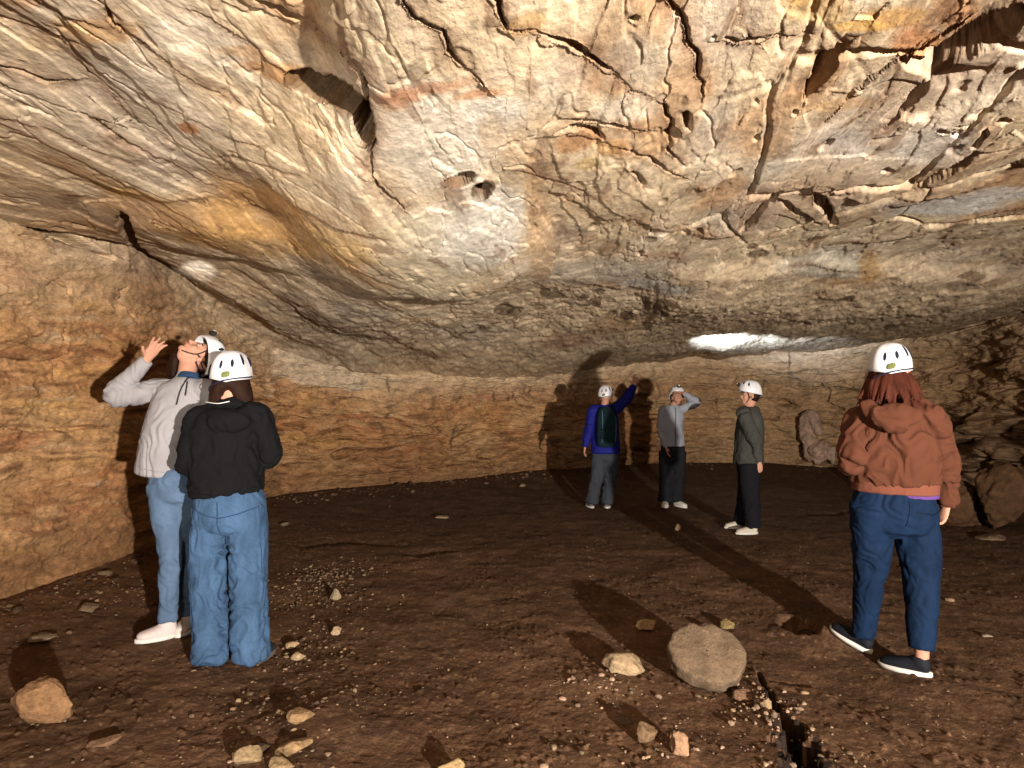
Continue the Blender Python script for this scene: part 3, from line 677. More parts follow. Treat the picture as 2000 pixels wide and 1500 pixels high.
def helmet(parent, c, up, fw, s, M, badge=True, lamp=True):
    """climbing helmet: shell with vents, dark rim and rear cradle, headlamp clips"""
    up = unit(up); fw = unit(np.array(fw, float) - up * up.dot(np.array(fw, float))); sd = np.cross(fw, up); c = np.array(c, float) + up * .018 * s
    def surf(az, el, off=0.0):
        """az 0 = front, pi = back; el from the rim 0 to the crown pi/2"""
        a = abs(az) / math.pi
        drop = -.012 * (.5 - .5 * math.cos(2 * math.pi * a)) - .048 * a**2
        rs, rf, ru = .108 + off, .130 + off, .128 + off
        ce = math.cos(el)**.80; x_ = math.sin(az) * ce; y_ = math.cos(az) * ce
        f_ = (abs(math.sin(az))**2.25 + abs(math.cos(az))**2.25)**(-1/2.25) if True else 1
        ridge = .0035 * max(0, math.sin(el * 2)) * math.cos(az * 8)
        z_ = math.sin(el)**.86 * ru + (1 - math.sin(el)) * drop
        p = sd * (x_ * f_ * (rs + ridge)) + fw * (y_ * f_ * (rf + ridge)) + up * (z_ + .004)
        return c + p * s if s != 1 else c + p
    NA, NE = 48, 18; bm = bmesh.new(); rows = []
    for i in range(NE):
        el = (math.pi / 2) * i / NE
        rows.append([bm.verts.new(surf(-math.pi + 2*math.pi*k/NA, el)) for k in range(NA)])
    inner = [bm.verts.new(c + (np.array(v.co) - c) * .93 - up * .002) for v in rows[0]]
    deep = [bm.verts.new(c + (np.array(v.co) - c) * .88 + up * .04) for v in rows[0]]
    top = bm.verts.new(surf(0, math.pi / 2))
    for a, b in zip(rows, rows[1:]):
        for k in range(NA): bm.faces.new((a[k], a[(k+1) % NA], b[(k+1) % NA], b[k]))
    for k in range(NA):
        bm.faces.new((rows[-1][k], rows[-1][(k+1) % NA], top)); bm.faces.new((rows[0][(k+1) % NA], rows[0][k], inner[k], inner[(k+1) % NA]))
        bm.faces.new((inner[(k+1) % NA], inner[k], deep[k], deep[(k+1) % NA]))
    bmesh.ops.recalc_face_normals(bm, faces=bm.faces)
    me = bpy.data.meshes.new('helmet'); bm.to_mesh(me); bm.free(); H = link_mesh('helmet', me, M['helmet'], parent)
    def patch(name, az, el, wa, he, mat, off=.0035, tilt=0, par=None, power=2.0):
        bm = bmesh.new(); n = 20; rr = []
        for f_, of in ((1, -.006), (1, off), (.75, off + .0010), (.4, off + .0012)):
            ring = []
            for k in range(n):
                a = 2*math.pi*k/n; u = math.copysign(abs(math.cos(a))**(2/power), math.cos(a)) * wa * f_; v = math.copysign(abs(math.sin(a))**(2/power), math.sin(a)) * he * f_
                u, v = u * math.cos(tilt) - v * math.sin(tilt), u * math.sin(tilt) + v * math.cos(tilt)
                ring.append(bm.verts.new(surf(az + u, el + v, of)))
            rr.append(ring)
        for a, b in zip(rr, rr[1:]):
            for k in range(n): bm.faces.new((a[k], a[(k+1) % n], b[(k+1) % n], b[k]))
        bm.faces.new(rr[-1]); bmesh.ops.recalc_face_normals(bm, faces=bm.faces)
        me = bpy.data.meshes.new(name); bm.to_mesh(me); bm.free(); return link_mesh(name, me, mat, par or H)
    pi = math.pi
    for az, el, wa, he in ((pi - .30, .55, .085, .15), (pi + .30, .55, .085, .15), (pi - .86, .72, .075, .26), (pi + .86, .72, .075, .26), (pi - 1.45, .60, .07, .22), (pi + 1.45, .60, .07, .22), (.55, .75, .09, .18), (-.55, .75, .09, .18), (1.15, .62, .08, .2), (-1.15, .62, .08, .2)):
        patch('vent', az, el, wa, he, M['vent'])
    if badge: patch('badge', pi - badge * .0, .20, .20, .085, M['badge'], power=3)
    # dark band just above the rim at the back
    b = Blob(); b.tube([surf(pi - 1.5 + 3.0*k/14, .045, .001) for k in range(15)], [(.004, .003)] * 15, ref=up, n=8, sub=1); b.done('trim', M['vent'], H, 0, 0)
    b = Blob()                                                                            # straps to the chin
    for q in (-1, 1):
        b.tube([c + sd*.085*q + fw*.05 - up*.01, c + sd*.078*q + fw*.03 - up*.075, c + sd*.045*q + fw*.045 - up*.125, c + fw*.06 - up*.143], [(.004, .0012)] * 4, ref=fw, n=8, sub=3)
        b.tube([c + sd*.080*q - fw*.06 - up*.02, c + sd*.080*q + fw*.01 - up*.06, c + sd*.078*q + fw*.03 - up*.075], [(.004, .0012)] * 3, ref=fw, n=8, sub=3)
    b.done('chin_strap', M['dark'], H, 0, 0)
    if lamp:
        b = Blob(); b.ball(surf(0, .42, .018), (sd, up, fw), (.031, .021, .017), 16, 10); hl = b.done('headlamp', M['dark'], H, 0, 0)
        b = Blob(); b.ball(surf(0, .42, .031), (sd, up, fw), (.016, .012, .006), 12, 8); b.done('lens', M['lens'], hl, 0, 0)
    return H

def shoe(parent, heel, toe, M, width=.048, mat='shoe', sole='sole', h=.085):
    """heel and toe: points on the ground"""
    heel = np.array(heel, float); toe = np.array(toe, float); d = unit(toe - heel); L = np.linalg.norm(toe - heel); up = unit(np.array([0, 0, 1.0]) - d * d[2]); s_ = np.cross(d, up)
    b = Blob()
    b.tube([heel + d*.03 + up*.05, heel + d*L*.35 + up*.048, heel + d*L*.62 + up*.040, heel + d*L*.85 + up*.034, heel + d*(L-.02) + up*.030],
           [(width*.72, .036), (width*.80, .040), (width*.98, .032), (width*.86, .024), (width*.5, .016)], ref=s_, n=18, sub=4)
    b.tube([heel + d*.055 + up*.05, heel + d*.06 + up*h, heel + d*.062 + up*(h + .012)], [(width*.78, .050), (width*.74, .046), (width*.76, .048)], ref=s_, n=16, sub=3, dome=.1)
    u = b.done('shoe', M[mat], parent, .006, 3)
    b = Blob(); N_ = 26; lo, hi, hi2 = [], [], []
    for k in range(N_):
        a = 2*math.pi*k/N_; t = .5 - .5*math.cos(a); w = width * (.78 + .28 * math.sin(t * math.pi * .9)) * (1 if .06 < t < .94 else .8)
        p = heel + d * (L * t) + s_ * w * (math.copysign(abs(math.sin(a))**.6, math.sin(a)))
        lo.append(b.bm.verts.new(p + up*.001)); hi.append(b.bm.verts.new(p + up*(.024 if t < .5 else .022)))
    for k in range(N_): b.bm.faces.new((lo[k], lo[(k+1) % N_], hi[(k+1) % N_], hi[k]))
    b.bm.faces.new(lo[::-1]); b.bm.faces.new(hi); b.done('sole', M[sole], u, 0, 0)
    return u

def surface_line(name, src, pts, r, m, parent, origin):
    """a stitched seam: points pushed from outside onto the cloth; origin: unit direction towards the cloth"""
    bv = BVHTree.FromPolygons([v.co[:] for v in src.data.vertices], [p.vertices[:] for p in src.data.polygons])
    out = []; dd = Vector(origin)
    dense = []
    for a, b in zip(pts, pts[1:]):
        for k in range(8): dense.append(np.array(a) * (1 - k/8) + np.array(b) * (k/8))
    dense.append(np.array(pts[-1]))
    for p in dense:
        h_ = bv.ray_cast(Vector(p) - dd * .6, dd)
        if h_[0] is not None: out.append(np.array(h_[0]) - np.array(dd) * r * .3)
    if len(out) > 2:
        b = Blob(); b.tube(out, [r] * len(out), n=6, sub=1); return b.done(name, m, parent, 0, 0)

def mat_set(**kw): d = dict(BASE); d.update(kw); return d
SKIN = simple_mat('skin', (.46, .235, .165), .55, .08, 60, .1, .001)
BASE = dict(skin=SKIN, eye=simple_mat('eye_white', (.42, .36, .33), .3, .03, 20, 0), dark=simple_mat('black_plastic', (.02, .02, .022), .5, .1, 20, .05),
            lips=simple_mat('lips', (.45, .16, .13), .5, .1, 60, .1), helmet=simple_mat('white_shell', (.66,.66,.71), .38, .035, 9, .03, spec=.5),
            vent=simple_mat('vent_dark', (.012, .016, .035), .7, .1, 20, .05), badge=simple_mat('green_badge', (.13, .15, .05), .5, .25, 120, .05),
            lens=simple_mat('lamp_lens', (.8, .82, .85), .1, .02, 20, 0), sole=simple_mat('sole_white', (.62, .60, .57), .7, .12, 40, .2), hair=None)
HAIR_DARK = simple_mat('dark_brown_hair', (.020,.008,.005), .55, .35, 90, .8, .004, scl=(6, 6, .6), var_scale=8)
HAIR_RED = simple_mat('auburn_hair', (.060, .015, .008), .55, .35, 90, .8, .004, scl=(6, 6, .6), var_scale=8)

class Fig:
    """a figure whose joints are given as (photo x, photo y, metres nearer or farther than the figure's depth)"""
    def __init__(s, D, feet, label, M, group=None):
        s.D = D; s.M = M; g = gpt(*feet)
        base = on_depth(feet[0], feet[1], D); s.base = np.array((base.x, D, gz1(base.x, D)))
        s.root = empty('person', s.base, label, 'person', group or 'visitors wearing white helmets')
        s.J = {}
    def __getitem__(s, k): return s.J[k]
    def p(s, px, py, dy=0.0): return np.array(on_depth(px, py, s.D + dy)) - s.base
    def set(s, **kw):
        for k, v in kw.items(): s.J[k] = s.p(*v)
    def ground(s, v, lift=0.0):
        v = np.array(v, float); v[2] = gz1(v[0] + s.base[0], v[1] + s.base[1]) - s.base[2] + lift; return v

def skin_body(f, head_up, head_fw, side, fwd, hands=(), vox=.007, hs=1.0, face=True):
    """one continuous body: trunk, neck, head, arms, hands, legs, feet"""
    J = f.J; B = Blob(); side = unit(side)
    hip = (J['hipL'] + J['hipR']) / 2; nb = (J['shL'] + J['shR']) / 2; up = unit(nb - hip)
    B.tube([hip - up*.02, hip + up*.10, hip + up*np.linalg.norm(nb-hip)*.55, nb - up*.06, nb], [(.125, .085), (.125, .082), (.128, .082), (.145, .09), (.10, .06)], ref=side, n=20)
    hu, hf, hsd = head(B, J['head'], head_up, head_fw, hs, face)
    B.tube([nb - up*.03, nb + up*.03, J['head'] - hu*.05 - hf*.025], [.065, .054, .052], ref=side)
    for q in 'LR':
        B.tube([nb - up*.03, J['sh'+q]], [.055, .055], ref=up)
        B.tube([J['sh'+q], (J['sh'+q] + J['el'+q])/2, J['el'+q], (J['el'+q]*.6 + J['wr'+q]*.4), J['wr'+q]], [.052, .044, .037, .037, .025], ref=up, sub=4)
        B.tube([J['hip'+q], (J['hip'+q]+J['kn'+q])/2, J['kn'+q], J['kn'+q]*.6+J['an'+q]*.4, J['an'+q]], [.078, .070, .048, .042, .034], ref=side, sub=4)
        B.tube([J['an'+q], J['an'+q] - np.array([0, 0, .045]) + unit(J['toe'+q] - J['heel'+q])*.03, J['toe'+q] * .7 + J['heel'+q] * .3 + np.array([0, 0, .032])], [.034, .026, .016], ref=side, sub=3)
    for q, d, n_, t_, cu, spd in hands: hand(B, J['wr'+q], d, n_, t_, cu, spd)
    o_ = B.done('body', f.M['skin'], f.root, vox, 2)
    return o_, hu, hf

def helmet_hat(f, up, fw, **kw): return helmet(f.root, f['head'] + unit(up) * .022, up, fw, 1.0, f.M, **kw)

def add_strands(parent_mesh, roots, M, seed, rr=.0045, name='hair_lock'):
    pass

# ================================================================ 1 the person in the grey jumper, leaning back to look up
M1 = mat_set(top=simple_mat('grey_knit', (.275, .265, .285), .9, .10, 220, .35, .002), pants=simple_mat('light_denim', (.078, .125, .21), .85, .20, 160, .3, .001, var_scale=7), shoe=simple_mat('pale_canvas', (.58, .50, .49), .8, .1, 80, .2), hair=HAIR_DARK, under=simple_mat('navy_cloth', (.02, .045, .10), .9, .1, 80, .1))
f = Fig(3.86, (330, 1240), 'person in grey half-zip jumper and pale jeans leaning back, hand raised beside face', M1)
f.set(head=(384, 697, .10), shL=(412, 765, .0), shR=(309, 762, .05), elR=(222, 772, .0), wrR=(287, 702, -.03), elL=(452, 862, .02), wrL=(400, 905, -.10),
      hipR=(322, 945, .02), hipL=(362, 945, .04), knR=(332, 1080, .0), knL=(372, 1085, .12), anR=(340, 1196, .0), anL=(366, 1205, .16))
f.J['heelR'] = f.ground(f.p(347, 1215, .03)); f.J['toeR'] = f.ground(f.p(262, 1250, -.14)); f.J['heelL'] = f.ground(f.p(375, 1215, .20)); f.J['toeL'] = f.ground(f.p(345, 1262, -.02))
f.J['anR'] = f['heelR'] + unit(f['toeR'] - f['heelR'])*.055 + np.array([0, 0, .10]); f.J['anL'] = f['heelL'] + unit(f['toeL'] - f['heelL'])*.055 + np.array([0, 0, .10])
side = unit(f['shL'] - f['shR']); hup = unit((.60, .77, .16)); hfw = unit((.0, -.28, .95))
_, hu, hf = skin_body(f, hup, hfw, side, (0, -1, 0), hands=[('R', (.55, -.05, .8), (.75, -.5, -.4), (-.15, -.6, .5), .25, .25)], vox=.0055)
face_parts(f.root, f['head'], hu, hf, 1.0, M1)
hip = (f['hipR'] + f['hipL'])/2; nb = (f['shL'] + f['shR'])/2
B = Blob()
B.tube([f.p(316, 924, .03), f.p(322, 870, .02), f.p(340, 810, .02), f.p(362, 765, .03), f.p(366, 742, .04)], [(.150, .125), (.148, .118), (.150, .115), (.155, .105), (.085, .075)], ref=side, n=28, dome=.08)
B.tube([f.p(366, 745, .04), f.p(370, 728, .05)], [(.075, .068), (.066, .06)], ref=side, dome=.05)
for q, e2 in (('R', 1), ('L', 1)):
    B.tube([nb*.6 + f['sh'+q]*.4, f['sh'+q], (f['sh'+q]+f['el'+q])/2 - np.array([0, 0, .01]), f['el'+q], f['el'+q]*.5+f['wr'+q]*.5, f['wr'+q]*.97 + f['el'+q]*.03], [.068, .068, .060, .056, .048, .038], ref=(0, 0, 1), n=20, dome=.15)
T1 = B.done('jumper', M1['top'], f.root, .007, 4, folds(11, .010, [(f['elR'], .12, 1.0), (f.p(330, 890), .2, .7), (f['shR'], .12, .8)], 9, 2.5, .006))
B = Blob(); B.tube([f.p(372, 731, .03), f.p(370, 741, .02)], [(.062, .058), (.075, .068)], ref=side, dome=.05); B.done('undershirt', M1['under'], f.root, .006, 1)
B = Blob(); B.tube([f.p(366, 745, -.055), f.p(362, 772, -.095)], [.004, .004], n=8); B.done('zip', M1['dark'], T1, 0, 0)
surface_line('zip_placket', T1, [f.p(372, 738), f.p(366, 760), f.p(360, 790)], .005, M1['dark'], T1, (0, 1, 0))
surface_line('hem_seam', T1, [f.p(283, 909), f.p(315, 917), f.p(350, 922)], .003, M1['top'], T1, (0, 1, 0))
B = Blob()
B.tube([hip + np.array([0, 0, .05]), hip - np.array([0, 0, .06])], [(.150, .118), (.155, .120)], ref=side, n=24)
for q in 'RL':
    B.tube([f['hip'+q], (f['hip'+q]+f['kn'+q])/2, f['kn'+q], f['kn'+q]*.5+f['an'+q]*.5, f['an'+q] + np.array([0, 0, .0])], [.098, .086, .064, .055, .044], ref=side, n=20, dome=.1)
B.done('jeans', M1['pants'], f.root, .008, 3, folds(21, .010, [(f['knR'], .15, .9), (f['anR'], .14, 1.0), (hip, .15, .6)], 9, 6))
for q in 'RL': shoe(f.root, f['heel'+q], f['toe'+q], M1, .05)
helmet_hat(f, hu, hf)
hsd = np.cross(hf, hu); H0 = f['head']
B = Blob()
for i in range(34):                                   # long loose hair falling past both sides of the neck and behind
    rnd = random.Random(i); a = -2.3 + 4.6 * i / 33
    r0 = H0 + np.array([math.sin(a)*.092 - .012, .035 + .045*math.cos(a), .050])
    fall = np.array([.0, .02, -1.0]); out = np.array([math.sin(a)*.06 - .012, 0, 0]) + np.array([0, .05*math.cos(a), 0])
    ln = .27 + rnd.random()*.08
    B.tube([r0, r0 + fall*ln*.2 + out*.7, r0 + fall*ln*.5 + out*1.1 + np.array([rnd.uniform(-.012, .012), .03, 0]), r0 + fall*ln + out*.7 + np.array([rnd.uniform(-.03, .03), rnd.uniform(-.01, .05), 0])],
           [.018, .023, .020, .005], n=9, sub=4)
B.done('hair', HAIR_DARK, f.root, .0055, 1)
HL1 = f['head'] + f.base + hf*.20 + hu*.12

# ================================================================ 2 the person in the black hoodie, back to the camera
M2 = mat_set(top=simple_mat('black_fleece', (.0055, .0055, .0068), .95, .15, 200, .4, .002), pants=simple_mat('blue_denim', (.040, .080, .155), .85, .30, 150, .4, .001, var_scale=7, scl=(1.6, 1.6, .6)), shoe=simple_mat('dark_shoe', (.02, .02, .025), .7, .1, 50, .1), hair=HAIR_DARK, stitch=simple_mat('denim_stitch', (.02,.045,.10), .9, .1, 80, .1), silver=simple_mat('silver_chain', (.7, .7, .72), .25, .05, 90, .1))
M2['sole'] = simple_mat('dirty_sole', (.12,.10,.09), .8, .2, 40, .2)
f = Fig(3.52, (445, 1297), 'person in black hoodie, wide blue jeans and white helmet with back turned', M2)
f.set(head=(452, 745, .02), shL=(387, 820, .0), shR=(503, 814, .0), elL=(370, 905, -.02), elR=(525, 886, .04), wrL=(395, 895, .24), wrR=(500, 905, .24),
      hipL=(418, 985, .02), hipR=(480, 985, .02), knL=(407, 1130, .03), knR=(486, 1130, .05), anL=(404, 1262, .0), anR=(482, 1262, .05))
for q, hx, tx in (('L', 404, 385), ('R', 482, 490)):
    f.J['heel'+q] = f.ground(f.p(hx, 1296, -.04 if q == 'L' else -.02)); f.J['toe'+q] = f.ground(f['heel'+q] + np.array([(-.06 if q == 'L' else .05), .25, 0]))
    f.J['an'+q] = f['heel'+q] + np.array([0, .05, .10])
side = unit(f['shR'] - f['shL']); hup = (.02, -.03, 1); hfw = (-.18, .98, 0)
_, hu, hf = skin_body(f, hup, hfw, side, (0, 1, 0), hands=[('L', (.7, .5, .3), (0, 0, 1), (0, 1, 0), .7, .1), ('R', (-.7, .5, .3), (0, 0, 1), (0, 1, 0), .7, .1)], vox=.0065)
hip = (f['hipR'] + f['hipL'])/2; nb = (f['shL'] + f['shR'])/2
B = Blob()
B.tube([f.p(443, 962, .02), f.p(441, 920, .02), f.p(438, 870, .02), f.p(442, 825, .02), f.p(448, 792, .03)], [(.188, .14), (.190, .14), (.185, .132), (.185, .12), (.10, .085)], ref=side, n=30, dome=.10, power=2.3)
B.tube([f.p(450, 800, .0), f.p(452, 783, .02)], [(.100, .085), (.075, .065)], ref=side, dome=.1)
B.ball(f.p(447, 822, -.10), (side, (0, 1, 0), (0, 0, 1)), (.115, .050, .062))                                  # the hood lying on the back
B.tube([f.p(405, 800, -.02), f.p(425, 812, -.09), f.p(448, 818, -.125), f.p(472, 810, -.09), f.p(492, 796, -.02)], [.030, .036, .036, .036, .030], ref=(0, 0, 1))
for q in 'LR':
    B.tube([nb*.55 + f['sh'+q]*.45, f['sh'+q], (f['sh'+q]+f['el'+q])/2, f['el'+q], f['el'+q]*.5+f['wr'+q]*.5, f['wr'+q]], [.072, .068, .062, .060, .052, .042], ref=(0, 0, 1), n=20, dome=.3)
T2 = B.done('hoodie', M2['top'], f.root, .008, 4, folds(31, .012, [(f['elR'], .15, 1.0), (f['elL'], .15, 1.0), (f.p(440, 940), .2, .8), (f['shR'], .15, .6)], 9, 5.0, .006))
surface_line('waistband_seam', T2, [f.p(380, 958), f.p(443, 962), f.p(508, 950)], .004, M2['top'], T2, (0, 1, 0))
B = Blob(); zv = np.array([0, 0, 1.0])
B.tube([hip + zv*.06, hip, hip - zv*.09], [(.175, .13), (.185, .14), (.178, .135)], ref=side, n=26, power=2.3)
for q in 'LR':
    s_ = -1 if q == 'L' else 1
    B.tube([f['hip'+q], f['hip'+q]*.5+f['kn'+q]*.5 + side*.008*s_, f['kn'+q], f['kn'+q]*.45+f['an'+q]*.55, f['an'+q] + zv*.0, f['heel'+q] + np.array([0, .05, .035])], [(.098, .112), (.094, .105), (.085, .095), (.083, .098), (.080, .098), (.082, .10)], ref=side, n=24, dome=.08, power=2.2)
def jeans_w(f, seed):
    base = folds(seed, .012, [(f['knR'], .16, .9), (f['knL'], .16, .9), (f['anR'], .18, 1.3), (f['anL'], .18, 1.3), (hip - zv*.12, .15, .8)], 10, 8.0, .006)
    return base
J2 = B.done('jeans', M2['pants'], f.root, .008, 3, jeans_w(f, 41))
surface_line('centre_seam', J2, [f.p(444, 975), f.p(443, 1010), f.p(447, 1045), f.p(450, 1062)], .0035, M2['stitch'], J2, (0, 1, 0))
surface_line('yoke_seam', J2, [f.p(382, 985), f.p(415, 998), f.p(444, 1006), f.p(480, 998), f.p(516, 985)], .003, M2['stitch'], J2, (0, 1, 0))
for x_ in (378, 516): surface_line('side_seam', J2, [f.p(x_ + (4 if x_ < 400 else -4), 990), f.p(x_ + (3 if x_ < 400 else -5), 1100), f.p(x_ + 8 - (14 if x_ > 400 else 0), 1220)], .003, M2['stitch'], J2, (0, 1, 0))
for q in 'LR': shoe(f.root, f['heel'+q], f['toe'+q], M2, .05)
helmet_hat(f, hu, hf, badge=.55)
B = Blob(); H0 = f['head']; hsd = np.cross(hf, hu)
for i in range(22):
    a = -1.9 + 3.8*i/21; rnd = random.Random(50+i); side_ = abs(math.sin(a))
    r0 = H0 + hu*.02 + hsd*math.sin(a)*.078 - hf*math.cos(a)*.085; ln = .06 + .15*side_
    B.tube([r0, r0 - zv*ln*.5 + hsd*math.sin(a)*.022, r0 - zv*ln + hsd*math.sin(a)*.03 + hf*.02], [.014, .016, .006], n=9, sub=3)
B.done('hair', HAIR_DARK, f.root, .0055, 1)
B = Blob(); B.tube([f.p(402, 785, -.03), f.p(425, 788, -.08), f.p(448, 784, -.085)], [.0025]*3, n=8, sub=4); B.done('necklace', M2['silver'], f.root, 0, 0)

# ================================================================ 3 the person in the orange hoodie, walking away on the right
M3 = mat_set(top=simple_mat('rust_fleece', (.086, .031, .018), .95, .10, 200, .35, .002), rib=simple_mat('rust_rib', (.15, .052, .034), .95, .08, 260, .5, .002, scl=(1, 1, .1)), pants=simple_mat('navy_denim', (.0050, .0150, .042), .85, .28, 160, .3, .001, var_scale=7, scl=(1.6, 1.6, .6)), shoe=simple_mat('black_trainer', (.010,.011,.016), .7, .15, 60, .2), hair=HAIR_RED, shirt=simple_mat('purple_cotton', (.10,.045,.19), .9, .1, 80, .1), band=simple_mat('navy_seam', (.004, .010, .03), .6, .1, 40, .05))
f = Fig(3.50, (1745, 1288), 'person in rust orange hoodie and navy jeans stepping away under white helmet', M3)
f.set(head=(1738, 730, .03), shL=(1682, 820, .08), shR=(1813, 817, -.06), elL=(1662, 900, .02), wrL=(1672, 880, .26), elR=(1843, 905, .0), wrR=(1849, 985, .0),
      hipL=(1703, 985, .02), hipR=(1786, 985, .02), knL=(1700, 1105, .12), knR=(1800, 1125, .0), anL=(1694, 1222, .24), anR=(1808, 1268, -.02))
f.J['heelL'] = f.ground(f.p(1702, 1255, .22)); f.J['toeL'] = f.ground(f['heelL'] + np.array([-.12, .235, 0])); f.J['heelR'] = f.ground(f.p(1822, 1312, -.10)); f.J['toeR'] = f.ground(f['heelR'] + np.array([-.17, .205, 0]))
for q in 'LR': f.J['an'+q] = f['heel'+q] + unit(f['toe'+q] - f['heel'+q])*.05 + zv*.095
side = unit(f['shR'] - f['shL']); hup = (.0, -.02, 1); hfw = (-.55, .83, .0)
_, hu, hf = skin_body(f, hup, hfw, side, (0, 1, 0), hands=[('L', (.5, .6, .5), (0, 0, 1), (0, 1, 0), .7, .1), ('R', (-.30, .12, -.92), (-.9, .1, .3), (-.1, .9, 0), .75, .08)], vox=.0062)
hip = (f['hipR'] + f['hipL'])/2; nb = (f['shL'] + f['shR'])/2
B = Blob()
B.tube([f.p(1747, 940, .02), f.p(1746, 905, .02), f.p(1745, 870, .02), f.p(1745, 828, .02), f.p(1742, 792, .03)], [(.205, .145), (.208, .15), (.195, .14), (.182, .12), (.10, .085)], ref=side, n=30, dome=.10, power=2.3)
B.tube([f.p(1742, 800, .02), f.p(1740, 782, .03)], [(.105, .09), (.08, .07)], ref=side, dome=.1)
B.ball(f.p(1748, 812, -.10), (side, (0, 1, 0), (0, 0, 1)), (.120, .052, .060))
B.tube([f.p(1692, 790, -.02), f.p(1715, 812, -.09), f.p(1748, 830, -.135), f.p(1780, 812, -.09), f.p(1800, 790, -.02)], [.034, .036, .034, .036, .034], ref=(0, 0, 1))
for q in 'LR':
    if q == 'R': B.tube([nb*.55 + f['shR']*.45, f['shR'], (f['shR']+f['elR'])/2, f['elR'], f['elR']*.5+f['wrR']*.5, f['wrR']*.9+f['elR']*.1, f['wrR']], [.078, .076, .068, .066, .058, .056, .042], ref=(0, 0, 1), n=20, dome=.2)
    else: B.tube([nb*.55 + f['shL']*.45, f['shL'], (f['shL']+f['elL'])/2, f['elL'], f['elL']*.5+f['wrL']*.5, f['wrL']], [.078, .076, .068, .064, .056, .046], ref=(0, 0, 1), n=20, dome=.2)
T3 = B.done('hoodie', M3['top'], f.root, .008, 3, folds(51, .017, [(f['elR'], .16, .6), (f['elL'], .15, .7), (f.p(1745, 920), .25, .9), (f['shR'] - side*.05 - zv*.08, .14, .9), (f['shL'] + side*.05 - zv*.08, .14, .9)], 9, 5.5, .008))
B = Blob(); B.tube([f.p(1747, 961, .02), f.p(1747, 940, .02)], [(.208, .145), (.212, .150)], ref=side, n=30, dome=.05, power=2.3); B.done('waistband', M3['rib'], T3, .007, 2, folds(57, .004, (), 9, 3, .004))
B = Blob(); B.tube([f['wrR'] + zv*.03, f['wrR'] - zv*.012], [.043, .040], n=18, dome=.1); B.done('cuff', M3['rib'], T3, .006, 1)
B = Blob(); B.tube([f.p(1752, 968, .02), f.p(1752, 950, .02)], [(.196, .135), (.198, .135)], ref=unit(side + zv*.05), n=26, dome=.05, power=2.3); B.done('shirt_hem', M3['shirt'], f.root, .007, 1)
B = Blob()
B.tube([hip + zv*.06, hip - zv*.01, hip - zv*.10], [(.188, .130), (.200, .145), (.190, .135)], ref=side, n=26, power=2.3)
B.tube([f['hipL'], f['hipL']*.5+f['knL']*.5, f['knL'], f['knL']*.5+f['anL']*.5, f['anL'] + zv*.0], [(.105, .115), (.100, .105), (.082, .085), (.070, .072), (.052, .056)], ref=side, n=22, dome=.08)
B.tube([f['hipR'], f['hipR']*.5+f['knR']*.5, f['knR'], f['knR']*.5+f['anR']*.5, f['anR'] + zv*.045], [(.108, .118), (.104, .108), (.084, .086), (.074, .076), (.058, .060)], ref=side, n=22, dome=.08)
J3 = B.done('jeans', M3['pants'], f.root, .008, 3, folds(61, .010, [(f['knR'], .15, .8), (f['knL'], .15, .8), (hip - zv*.1, .18, .8), (f['anL'], .1, 1.2)], 9, 6, .005))
surface_line('centre_seam', J3, [f.p(1748, 972), f.p(1746, 1000), f.p(1742, 1020)], .003, M3['band'], J3, (0, 1, 0))
surface_line('pocket_edge', J3, [f.p(1760, 992), f.p(1790, 998), f.p(1818, 994)], .004, M3['band'], J3, (0, 1, 0))
for q in 'LR': shoe(f.root, f['heel'+q], f['toe'+q], M3, .05)
helmet_hat(f, hu, (.46, .88, 0))
B = Blob(); H0 = f['head']; hsd = np.cross(hf, hu)
for i in range(64):
    a = -1.9 + 3.8*i/63; rnd = random.Random(80+i)
    r0 = H0 + hu*.02 + np.array([math.sin(a)*.080, -math.cos(a)*.090 + .01, 0]); ln = .15 + .10*rnd.random()
    B.tube([r0, r0 - zv*ln*.45 + np.array([math.sin(a)*.035 + rnd.uniform(-.01, .01), -.03*math.cos(a), 0]), r0 - zv*ln + np.array([math.sin(a)*.075 + rnd.uniform(-.025, .025), -.075*math.cos(a) + rnd.uniform(-.01, .01), 0])], [.012, .013, .003], n=8, sub=4)
B.done('hair', HAIR_RED, f.root, .0042, 1)

